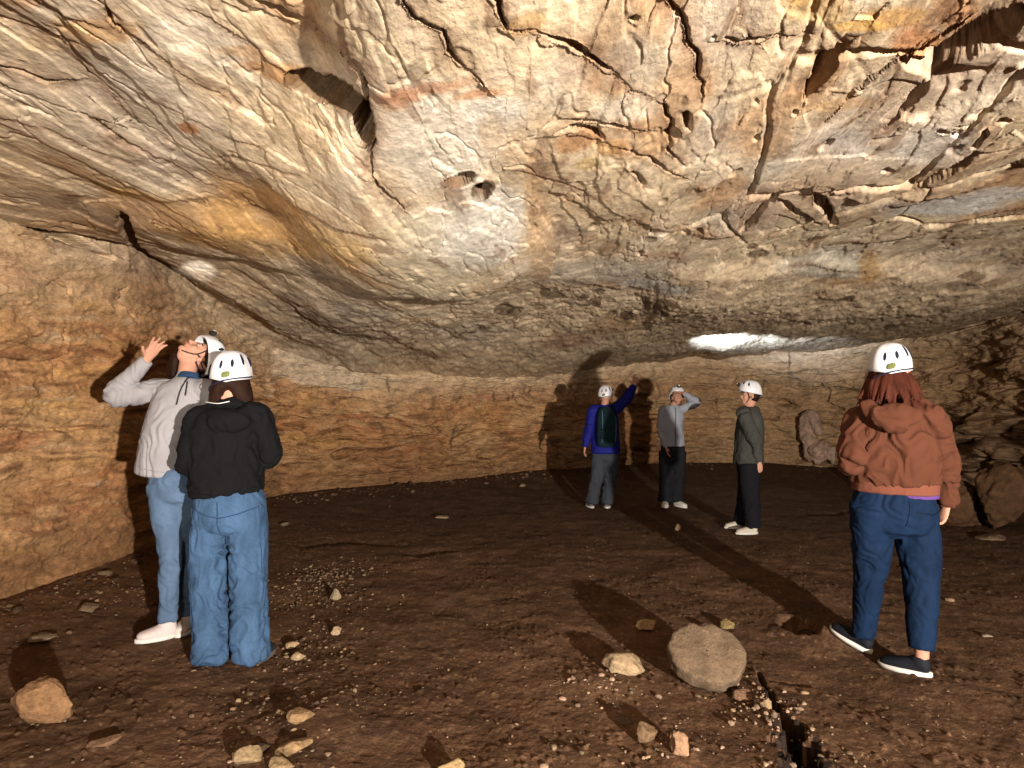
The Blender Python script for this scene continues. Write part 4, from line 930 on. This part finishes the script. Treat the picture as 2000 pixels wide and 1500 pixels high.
# ================================================================ far group
def far_person(D, feet, label, M, joints, heels, toes, hup, hfw, torso, torso_r, sleeves, legs, hands, seed, side=None, hem=None):
    f = Fig(D, feet, label, M); f.set(**joints)
    for q in 'LR':
        f.J['heel'+q] = f.ground(f.p(*heels[q])); f.J['toe'+q] = f.ground(f['heel'+q] + np.array(toes[q])); f.J['an'+q] = f['heel'+q] + unit(f['toe'+q] - f['heel'+q])*.05 + zv*.09
    sd = unit(side if side is not None else f['shR'] - f['shL'])
    _, hu, hf = skin_body(f, hup, hfw, sd, (0, -1, 0), hands=hands, vox=.0085)
    face_parts(f.root, f['head'], hu, hf, 1.0, M)
    nb = (f['shL'] + f['shR'])/2; hip = (f['hipR'] + f['hipL'])/2
    B = Blob(); B.tube([f.p(*t) for t in torso], torso_r, ref=sd, n=26, dome=.1, power=2.2)
    for q in 'LR':
        B.tube([nb*.5 + f['sh'+q]*.5, f['sh'+q], (f['sh'+q]+f['el'+q])/2, f['el'+q], f['el'+q]*.5+f['wr'+q]*.5, f['wr'+q]], [sleeves*.98, sleeves, sleeves*.92, sleeves*.88, sleeves*.74, sleeves*.55], ref=(0, .3, 1), n=18, dome=.2)
    T = B.done('jacket', M['top'], f.root, .010, 3, folds(seed, .014, [(f['elR'], .15, .9), (f['elL'], .15, .9), (hip + zv*.1, .2, .6)], 8, 4, .012))
    B = Blob(); B.tube([hip + zv*.07, hip - zv*.09], [(.165, .12), (.165, .125)], ref=sd, n=24)
    for q in 'LR': B.tube([f['hip'+q], f['hip'+q]*.5+f['kn'+q]*.5, f['kn'+q], f['kn'+q]*.5+f['an'+q]*.5, f['an'+q] - zv*.02], [legs[0], legs[0]*.95, legs[1], legs[1]*.95, legs[2]], ref=sd, n=20, dome=.1)
    B.done('trousers', M['pants'], f.root, .010, 3, folds(seed + 5, .011, [(f['knR'], .15, .9), (f['knL'], .15, .9), (f['anR'], .12, 1), (f['anL'], .12, 1)], 8, 6))
    for q in 'LR': shoe(f.root, f['heel'+q], f['toe'+q], M, .05)
    H = helmet_hat(f, hu, hf)
    return f, T, H, hu, hf

M4 = mat_set(top=simple_mat('royal_blue_shell', (.010, .012, .16), .7, .15, 60, .3), pants=simple_mat('grey_trousers', (.040, .044, .058), .9, .15, 90, .3), shoe=simple_mat('grey_shoe', (.13, .12, .13), .8, .1, 50, .1), hair=HAIR_DARK, pack=simple_mat('dark_green_pack', (.008, .020, .028), .8, .2, 60, .3), tape=simple_mat('pack_tape', (.06, .12, .16), .8, .1, 60, .1))
f4, T4, H4, hu, hf = far_person(9.0, (1180, 984), 'person in royal blue jacket with dark green backpack reaching one arm up', M4,
    dict(head=(1183, 776, 0), shL=(1158, 803, 0), shR=(1202, 799, 0), elL=(1150, 842, -.05), wrL=(1143, 872, -.08), elR=(1224, 778, .05), wrR=(1238, 754, .08), hipL=(1170, 882, 0), hipR=(1196, 882, 0), knL=(1166, 932, 0), knR=(1192, 932, .02), anL=(1160, 970, 0), anR=(1186, 970, 0)),
    dict(L=(1158, 984, -.05), R=(1186, 984, -.05)), dict(L=(-.05, .25, 0), R=(.03, .25, 0)), (0, -.03, 1), (.35, .93, .1),
    [(1183, 884, 0), (1183, 860, 0), (1182, 830, 0), (1181, 808, 0), (1181, 792, .02)], [(.20, .15), (.19, .14), (.185, .135), (.175, .12), (.09, .08)], .075, (.105, .085, .080),
    [('L', (-.2, -.1, -.95), (.9, 0, .1), (0, .9, 0), .6, .1), ('R', (.25, .1, .95), (0, .9, 0), (-.9, .2, 0), .15, .2)], 71)
B = Blob(); B.tube([f4.p(1184, 868, -.17), f4.p(1184, 845, -.20), f4.p(1184, 815, -.19), f4.p(1184, 800, -.15)], [(.125, .07), (.135, .10), (.125, .095), (.09, .06)], ref=(1, 0, 0), n=24, power=3.0)
PK = B.done('backpack', M4['pack'], f4.root, .010, 2, folds(77, .010, (), 7, 5, .01))
B = Blob(); B.tube([f4.p(1184, 856, -.27), f4.p(1184, 838, -.29)], [(.09, .03), (.085, .03)], ref=(1, 0, 0), power=3); B.done('pocket', M4['pack'], PK, .010, 1)
for x_ in (1171, 1197): surface_line('webbing', PK, [f4.p(x_, 802), f4.p(x_, 830), f4.p(x_, 862)], .008, M4['tape'], PK, (0, 1, 0))
for s_ in (-1, 1):
    B = Blob(); q = f4.p(1182 + 13*s_, 802); B.tube([f4.p(1184 + 12*s_, 803, -.13), f4.p(1183 + 14*s_, 795, .0), f4.p(1184 + 16*s_, 806, .13), f4.p(1184 + 17*s_, 840, .14)], [(.022, .008)]*4, ref=(1, 0, 0), sub=4); B.done('shoulder_strap', M4['pack'], PK, 0, 0)
B = Blob(); B.ball(f4.p(1197, 771, -.05), ((1, 0, 0), (0, 1, 0), (0, 0, 1)), (.018, .014, .018)); B.done('reflector', simple_mat('yellow_plastic', (.75, .70, .15), .4, .05, 20, 0), H4, 0, 0)

M5 = mat_set(top=simple_mat('light_grey_fleece', (.26, .27, .32), .95, .10, 100, .3), pants=simple_mat('black_trousers', (.012, .012, .015), .9, .15, 90, .3), shoe=simple_mat('white_shoe', (.55, .54, .50), .8, .1, 50, .1), hair=HAIR_DARK)
f5, T5, H5, hu5, hf5 = far_person(9.2, (1306, 976), 'person in pale grey hoodie and black trousers shading raised face with one hand', M5,
    dict(head=(1322, 777, 0), shL=(1294, 801, 0), shR=(1333, 799, 0), elL=(1290, 840, -.02), wrL=(1301, 872, -.10), elR=(1361, 786, -.05), wrR=(1336, 768, -.13), hipL=(1302, 882, 0), hipR=(1326, 882, 0), knL=(1302, 928, 0), knR=(1324, 928, .0), anL=(1300, 962, 0), anR=(1320, 962, 0)),
    dict(L=(1298, 974, .05), R=(1316, 974, .05)), dict(L=(-.05, -.25, 0), R=(.12, -.24, 0)), (.05, .45, .88), (.05, -.85, .5),
    [(1313, 870, 0), (1313, 845, 0), (1312, 825, 0), (1314, 808, 0), (1317, 794, .02)], [(.165, .125), (.160, .12), (.165, .12), (.160, .11), (.08, .075)], .058, (.105, .095, .090),
    [('L', (.15, -.1, -.95), (.9, 0, .1), (0, -.9, 0), .4, .1), ('R', (-.93, -.15, .12), (0, .3, -.9), (0, -.9, .3), .15, .1)], 81)
surface_line('zip', T5, [f5.p(1316, 796), f5.p(1315, 830), f5.p(1314, 868)], .005, M5['dark'], T5, (0, 1, 0))
B = Blob()
for i in range(20):
    a = -2.0 + 4.0*i/19; r0 = f5['head'] + hu5*.03 + np.cross(hf5, hu5)*math.sin(a)*.08 - hf5*math.cos(a)*.08
    B.tube([r0, r0 - zv*.08 + np.array([math.sin(a)*.02, .03, 0]), r0 - zv*.20 + np.array([math.sin(a)*.03, .02, 0])], [.016, .018, .006], n=9, sub=3)
B.done('hair', simple_mat('red_brown_hair', (.09, .025, .015), .6, .3, 80, .5), f5.root, .008, 1)
HL5 = f5['head'] + f5.base + hf5*.16 + hu5*.20

M6 = mat_set(top=simple_mat('olive_grey_jacket', (.045,.046,.042), .85, .15, 100, .3), pants=simple_mat('black_slacks', (.008, .008, .011), .9, .15, 90, .3), shoe=simple_mat('cream_shoe', (.50, .46, .38), .8, .1, 50, .1), hair=HAIR_DARK)
f6, T6, H6, hu6, hf6 = far_person(7.3, (1460, 1030), 'person in dark olive jacket and black trousers standing side-on with arms down', M6,
    dict(head=(1465, 772, 0), shL=(1452, 808, -.15), shR=(1468, 806, .17), elL=(1474, 858, -.20), wrL=(1482, 900, -.17), elR=(1452, 856, .20), wrR=(1450, 898, .16), hipL=(1462, 905, -.09), hipR=(1462, 903, .09), knL=(1466, 965, -.08), knR=(1458, 960, .10), anL=(1470, 1018, -.08), anR=(1455, 1008, .12)),
    dict(L=(1480, 1031, -.12), R=(1456, 1018, .20)), dict(L=(-.26, -.03, 0), R=(-.25, .0, 0)), (.08, 0, 1), (-.88, .05, .50),
    [(1461, 905, 0), (1462, 875, 0), (1464, 845, 0), (1465, 815, 0), (1466, 795, .0)], [(.185, .150), (.18, .148), (.18, .145), (.165, .125), (.085, .085)], .076, (.110, .090, .078),
    [('L', (.05, -.05, -.98), (0, .9, 0), (-.9, 0, 0), .5, .1), ('R', (-.05, 0, -.98), (0, -.9, 0), (-.9, 0, 0), .5, .1)], 91, side=(0, 1, 0))
B = Blob(); B.ball(f6['head'] - hf6*.035 + hu6*.0, (np.cross(hf6, hu6), hf6, hu6), (.078, .072, .085)); B.done('hair', HAIR_DARK, f6.root, .008, 1)

# beams of the headlamps worn by the two people who look up
spot('headlamp_beam', HL1, cpt(385, 525), 480, (.80, .90, 1.0), 11, .9, .012)
spot('headlamp_beam', HL5, cpt(1440, 666), 1700, (.62, .78, 1.0), 46, 1.0, .012)
# ---------------------------------------------------------------- loose stones
def stone_mesh(name, seed, rx, ry, rz, sub=4, rough=.20, flat=0.0, facets=0.25, col=(.30, .21, .14)):
    bm = bmesh.new(); bmesh.ops.create_icosphere(bm, subdivisions=sub, radius=1)
    co = np.array([v.co[:] for v in bm.verts], np.float32); rng = np.random.RandomState(seed)
    for _ in range(int(7 + 8 * facets)):                       # cleaved faces
        n = rng.normal(size=3); n /= np.linalg.norm(n); h = rng.uniform(.48, .86); d = co @ n
        co -= np.clip(d - h, 0, None)[:, None] * n[None, :] * .97
    if flat: co[:, 2] = np.clip(co[:, 2], -flat, flat) + .12 * (co[:, 2] - np.clip(co[:, 2], -flat, flat))
    n1 = fbm(co[:, 0] * 1.2, co[:, 1] * 1.2, co[:, 2] * 1.2, 3, seed); n2 = fbm(co[:, 0] * 5, co[:, 1] * 5, co[:, 2] * 5, 3, seed + 9)
    co = co * (1 + rough * n1 + .10 * rough / .2 * n2)[:, None] * np.array([rx, ry, rz], np.float32)
    for v, c_ in zip(bm.verts, co): v.co = c_
    me = bpy.data.meshes.new(name); bm.to_mesh(me); bm.free()
    cc = np.tile(np.array(col, np.float32) * np.array((.62, .55, .47), np.float32), (len(co), 1)); cc = cc * (1 + .5 * n2 + .3 * n1)[:, None]
    at = me.attributes.new('col', 'FLOAT_COLOR', 'POINT'); at.data.foreach_set('color', np.concatenate([np.clip(cc, 0, 1), np.ones((len(co), 1))], 1).astype(np.float32).ravel())
    return me
M_stone = rock_material('loose_stone', (3, 3, 3), .5, .75, 1.25, fine=30.0)
def stone(px, py, wpx, hpx, label, col=(.30, .21, .14), seed=0, name='stone', depth=.8, rot=(0, 0, 0), sink=.25, flat=0.0, group=None, sub=4, lift=0.0, facets=.6):
    """px, py: middle of the foot of the stone as seen; wpx, hpx: its size as seen"""
    p = gpt(px, py + 4); r = wpx / F * p.y / 2 * .95; h = hpx / F * p.y / 2 * .80; sink = sink + .15
    me = stone_mesh(name, seed or int(px * 7 + py), r, r * depth, h, sub, .2, flat, facets, col)
    o_ = link_mesh(name, me, M_stone); o_.location = (p.x, p.y + r * depth * .35, gz1(p.x, p.y + r * depth * .35) + h * (1 - sink) + lift); o_.rotation_euler = rot
    return tag(o_, label, 'boulder' if name == 'boulder' else 'stone', group or 'loose stones lying on the cave floor')
# the large round slab propped on edge, its broad face towards the viewer
p = gpt(1388, 1345); r = .22
def slab_mesh():
    bm = bmesh.new(); NA = 90; rows = []
    ta = np.linspace(0, 2 * math.pi, NA, endpoint=False)
    rad = 1 + .07 * fbm(np.cos(ta) * 1.3, np.sin(ta) * 1.3, ta * 0, 3, 811) * 2 + .035 * fbm(np.cos(ta) * 6, np.sin(ta) * 6, ta * 0, 3, 812) - .13 * np.exp(-((ta - 1.75) / .12)**2) - .05 * sst(3.6, 4.2, ta) * (1 - sst(4.6, 5.2, ta))
    prof = [(0.02, 1), (.15, 1), (.3, 1), (.45, 1), (.6, 1), (.75, 1), (.87, .99), (.95, .93), (.99, .75), (1.0, .4), (1.0, 0), (1.01, -.4), (.98, -.75), (.9, -.97), (.6, -1), (.3, -1), (.02, -1)]
    for q, t in prof:
        ring = []
        for a, rr in zip(ta, rad):
            ring.append((math.cos(a) * .198 * q * rr, math.sin(a) * .170 * q * rr, t * .055))
        rows.append(ring)
    co = np.array(rows, np.float32).reshape(-1, 3); nn = fbm(co[:, 0] * 9, co[:, 1] * 9, co[:, 2] * 14, 4, 813); n2 = fbm(co[:, 0] * 40, co[:, 1] * 40, co[:, 2] * 60, 3, 814)
    q_ = np.repeat(np.array([p_[0] for p_ in prof]), NA); co[:, 2] += .010 * nn + .0025 * n2; co[:, :2] *= (1 + (.06 * nn + .03 * n2) * sst(.85, 1, q_))[:, None]
    me = grid_mesh('round_slab', co.reshape(len(prof), NA, 3).transpose(1, 0, 2).reshape(-1, 3), NA, len(prof), (np.array((.135, .092, .060)) * (1 + .5 * nn + .35 * n2)[:, None]).reshape(len(prof), NA, 3).transpose(1, 0, 2).reshape(-1, 3), True)
    return me
SL = link_mesh('round_slab', slab_mesh(), M_stone)
SL.location = (p.x, p.y + .08, gz1(p.x, p.y + .1) + .125); SL.rotation_euler = (D2(37), D2(5), D2(-14)); tag(SL, 'large round brown slab tilted up off the floor, biggest stone in front', 'stone', 'loose stones lying on the cave floor')
stone(1395, 1318, 120, 60, 'rough earthy block under the tilted round slab', (.16, .11, .075), 6, 'block', .4)
stone(1222, 1318, 118, 58, 'cream flat-topped stone left of the round slab', (.50, .40, .28), 7, depth=.5, rot=(0, D2(8), .1), sink=.3)
stone(1265, 1225, 52, 30, 'small cream stone in the shadow behind the round slab', (.52, .40, .27), 8, depth=.6)
stone(1422, 1226, 32, 30, 'small yellowish stone just behind the round slab', (.30, .25, .13), 9, depth=.8)
stone(1378, 1226, 22, 22, 'tiny dark stone touching the rear edge of the round slab', (.10, .055, .045), 109, depth=.8)
stone(1455, 1362, 46, 30, 'reddish stone wedged under the right edge of the round slab', (.24, .16, .115), 10, depth=.7)
stone(1500, 1388, 30, 34, 'pale pebble at the lip of the dark fissure', (.42, .32, .22), 12, depth=.7)
stone(1268, 1448, 62, 56, 'brown rounded stone, left of a pair near the bottom edge', (.24, .17, .115), 13, depth=.7)
stone(1328, 1476, 52, 62, 'pale pinkish stone, right of a pair near the bottom edge', (.42, .28, .20), 14, depth=.6, rot=(0, D2(12), 0))
stone(1222, 1412, 34, 26, 'small dark stone beside the brown rounded stone', (.13, .09, .065), 15)
stone(64, 1428, 124, 120, 'large orange-brown boulder at the lower left', (.34, .21, .125), 16, 'boulder', .75, rot=(.1, .15, .3), sub=5, sink=.2)
stone(587, 1428, 62, 38, 'tan stone, topmost of the line running to the bottom edge', (.33, .23, .14), 17)
stone(572, 1478, 84, 46, 'broad tan stone in the middle of the bottom line of stones', (.36, .26, .16), 18, depth=.6, rot=(0, D2(-10), .2))
stone(478, 1503, 62, 56, 'olive-tan block at the bottom edge, left end of the line', (.33, .26, .17), 19, depth=.8)
stone(545, 1512, 60, 34, 'low cream stone cut by the bottom edge', (.38, .29, .19), 20)
stone(505, 1478, 40, 26, 'dark clod between two tan stones at the bottom', (.10, .07, .05), 21)
stone(875, 1516, 72, 60, 'yellowish pointed stone alone at the bottom edge', (.46, .36, .21), 22, depth=.6)
stone(570, 1262, 28, 18, 'upper of two small pale stones right of the jeans', (.46, .36, .25), 23)
stone(582, 1284, 34, 22, 'lower of two small pale stones right of the jeans', (.50, .40, .28), 24)
stone(656, 1236, 24, 22, 'small pale round stone below the gravel patch', (.46, .36, .26), 25)
stone(655, 1168, 26, 32, 'upright pale stone at the edge of the gravel patch', (.42, .36, .28), 26, depth=.5)
stone(165, 1190, 58, 22, 'flat greyish stone lying near the foot of the left wall', (.30, .23, .17), 27, depth=.8)
stone(72, 1247, 64, 16, 'thin flat stone on the floor above the boulder', (.30, .24, .19), 28, depth=.8)
stone(196, 1472, 66, 22, 'thin brown flake low on the left of the floor', (.26, .17, .12), 29, depth=.6, rot=(0, 0, .6))
stone(1325, 1032, 14, 20, 'tiny upright pale stone on the far floor', (.45, .33, .26), 30, sub=3)
stone(1856, 1173, 20, 12, 'small pale stone behind the walking person', (.36, .28, .2), 31, sub=3)
stone(1930, 1242, 30, 12, 'thin pale chip on the right of the floor', (.42, .36, .3), 32, sub=3)
stone(860, 1010, 34, 10, 'flat light stone at the foot of the back wall', (.42, .33, .24), 33, sub=3)
stone(1020, 948, 16, 12, 'small light stone at the wall foot left of the blue jacket', (.42, .33, .24), 34, sub=3)
stone(1150, 1283, 22, 12, 'little dark stone left of the cream flat-topped stone', (.14, .10, .07), 35, sub=3)
stone(555, 1024, 22, 14, 'small grey stone right of the black hoodie person', (.25, .22, .18), 36, sub=3)
stone(1940, 1050, 70, 16, 'flat pale stone at the foot of the right wall rocks', (.30, .22, .16), 37, sub=3)
stone(1580, 1235, 40, 22, 'dark clod in the hollow beside the mound', (.07, .045, .03), 38, sub=3)
# fallen rocks against the right wall
for i, (a, b, w, h, lb) in enumerate(((1880, 1035, 110, 105, 'dark brown boulder leaning on the right wall, nearest the walking person'), (1965, 1045, 130, 150, 'tall dark boulder at the right edge against the wall'))):
    pp = gpt(a, b); D_ = pp.y if i < 2 else gpt(1925, 1040).y + .25
    c0 = on_depth(a, b - h / 2, D_ + .35); r_ = w / F * D_ / 2; h_ = h / F * D_ / 2
    me = stone_mesh('boulder', 200 + i, r_, r_ * .8, h_, 5, .25, 0, .4, (.15, .09, .055)); o_ = link_mesh('boulder', me, M_stone); o_.location = c0; o_.rotation_euler = (.1 * i, .1, .5 * i); tag(o_, lb, 'boulder', 'boulders against the right wall')
# pale flowstone lump with hanging fingers on the back wall
def wall_point(px, py, inset):
    d = ray(px, py); th_ = math.atan2(d.x, d.y); R_ = float(Rw(th_)) - inset; t = R_ / math.hypot(d.x, d.y)
    return np.array((d.x * t, d.y * t, CAMZ + d.z * t))
base = wall_point(1583, 905, .15); B = Blob(); rnd = random.Random(4)
def wp(px, py, i=.15): return wall_point(px, py, i * .6 - .03) - base
B.tube([wp(1572, 815, .10), wp(1583, 808, .1), wp(1593, 820, .1), wp(1598, 845, .1)], [.09, .11, .10, .09], n=14)
B.tube([wp(1572, 820), wp(1574, 848, .12), wp(1584, 866, .16), wp(1600, 882, .2)], [.10, .14, .14, .15], n=14)
B.ball(wp(1603, 880, .2), ((1, 0, 0), (0, 1, 0), (0, 0, 1)), (.26, .16, .18))
for k in range(9):
    x_ = 1574 + k * 6.5; l_ = rnd.uniform(10, 22); B.tube([wp(x_, 872 + rnd.uniform(-4, 4), .30), wp(x_ + 1, 884 + l_ * .6, .33), wp(x_, 886 + l_, .3)], [.055, .045, .02], n=10)
M_flow = simple_mat('flowstone', (.40, .27, .20), .7, .40, 14, .8, .02, var_scale=5)
o_ = B.done('flowstone', M_flow, None, .02, 2, folds(301, .04, (), 9, 4, .05)); o_.location = base; tag(o_, 'pale pinkish flowstone lump with short fingers low on the back wall', 'flowstone')
# gravel: nobody could count it
def scatter(name, n, pts_fn, smin, smax, seed, colr, label):
    rng = np.random.RandomState(seed); vs, fs, cs = [], [], []; base_v = []
    bm = bmesh.new(); bmesh.ops.create_icosphere(bm, subdivisions=2, radius=1); bv = np.array([v.co[:] for v in bm.verts]); bf = np.array([[v.index for v in f_.verts] for f_ in bm.faces]); bm.free()
    xy = pts_fn(rng, n); zs = ground_z(xy[:, 0], xy[:, 1], False); off = 0
    for i in range(n):
        s_ = smin * (smax / smin)**(rng.rand()**2.2); v = bv * (1 + .3 * (rng.rand(len(bv), 1) - .5)) * np.array([s_, s_ * rng.uniform(.55, 1), s_ * rng.uniform(.35, .7)])
        for _ in range(3):
            nn = rng.normal(size=3); nn /= np.linalg.norm(nn); dd = v @ nn; v = v - np.clip(dd - s_ * .45, 0, None)[:, None] * nn
        a = rng.uniform(0, 6.28); ca, sa = math.cos(a), math.sin(a); v = v @ np.array([[ca, -sa, 0], [sa, ca, 0], [0, 0, 1]])
        vs.append(v + np.array([xy[i, 0], xy[i, 1], zs[i] + s_ * .15])); fs.append(bf + off); off += len(bv)
        k = rng.uniform(.3, 1.35); cs.append(np.tile(np.array(colr) * k * np.array([1, rng.uniform(.92, 1.05), rng.uniform(.85, 1.1)]), (len(bv), 1)))
    V = np.concatenate(vs); Fc = np.concatenate(fs); C_ = np.concatenate(cs)
    me = bpy.data.meshes.new(name); me.vertices.add(len(V)); me.vertices.foreach_set('co', V.astype(np.float32).ravel()); me.loops.add(Fc.size); me.loops.foreach_set('vertex_index', Fc.astype(np.int32).ravel())
    me.polygons.add(len(Fc)); me.polygons.foreach_set('loop_start', np.arange(0, Fc.size, 3, dtype=np.int32)); me.update(calc_edges=True)
    at = me.attributes.new('col', 'FLOAT_COLOR', 'POINT'); at.data.foreach_set('color', np.concatenate([np.clip(C_, 0, 1), np.ones((len(C_), 1))], 1).astype(np.float32).ravel())
    tag(link_mesh(name, me, M_stone, smooth=False), label, name.replace('_', ' '), kind='stuff')
def patch_pts(cx, cy, sx, sy):
    a = gpt(cx, cy)
    def fn(rng, n):
        xy = np.stack([a.x + rng.normal(size=n) * sx, a.y + rng.normal(size=n) * sy], 1); return xy
    return fn
def mix_pts(rng, n):
    out = []
    for (cx, cy, sx, sy, k) in ((632, 1130, .17, .36, .42), (600, 1165, .3, .25, .12), (560, 1300, .14, .5, .16), (600, 1400, .12, .35, .16), (470, 1165, .1, .2, .04), (250, 1160, .25, .3, .10)):
        m = int(n * k) + 1; a = gpt(cx, cy); out.append(np.stack([a.x + rng.normal(size=m) * sx, a.y + rng.normal(size=m) * sy], 1))
    return np.concatenate(out)[:n]
scatter('gravel', 1200, mix_pts, .005, .020, 3, (.20, .135, .085), 'loose tan gravel spilled on the floor right of the wide jeans')
def wide_pts(rng, n):
    u = rng.uniform(-30, 2050, n * 2); v = 960 + 560 * rng.rand(n * 2)**1.0; keep = []
    nz = fbm(u / 160, v / 90, u * 0, 3, 700)
    for a, b, q in zip(u, v, nz):
        if q > -.12 + .35 * rng.rand() - .1: 
            Y_ = 1.42 * F / (b - 794); keep.append(((a - 1000) / F * Y_, Y_))
        if len(keep) >= n: break
    while len(keep) < n: keep.append(keep[rng.randint(len(keep))])
    k = np.array(keep); d = wall_dist(k[:, 0], k[:, 1]); th_ = np.arctan2(k[:, 0], k[:, 1]); inside = np.hypot(k[:, 0], k[:, 1]) < Rw(th_) - .2
    k[~inside] = k[inside][0]; return k
scatter('pebbles', 950, wide_pts, .003, .011, 8, (.22, .155, .10), 'scattered small pebbles and crumbs over the brown cave floor')
def foot_pts(rng, n):
    out = []
    while len(out) < n:
        t_ = math.radians(rng.uniform(-42, 40)); d_ = rng.exponential(.28) + .12; r_ = float(Rw(t_)) - d_
        if float(fbm(np.array([t_ * 9]), np.array([0.]), np.array([2.]), 2, 720)[0]) > rng.uniform(-.45, .2): out.append((r_ * math.sin(t_), r_ * math.cos(t_)))
    return np.array(out)
scatter('scree', 700, foot_pts, .010, .055, 10, (.13, .082, .050), 'broken scree of small brown stones along the foot of the cave walls')
def right_pts(rng, n):
    out = []
    for (cx, cy, sx, sy, k) in ((1495, 1385, .07, .12, .35), (1180, 1350, .14, .12, .2), (1570, 1450, .10, .2, .3), (1240, 1450, .3, .12, .2)):
        m = int(n * k) + 1; a = gpt(cx, cy); out.append(np.stack([a.x + rng.normal(size=m) * sx, a.y + rng.normal(size=m) * sy], 1))
    return np.concatenate(out)[:n]
scatter('rubble', 420, right_pts, .005, .022, 9, (.28, .19, .13), 'crumbly rubble round the foot of the tilted slab and the fissure')
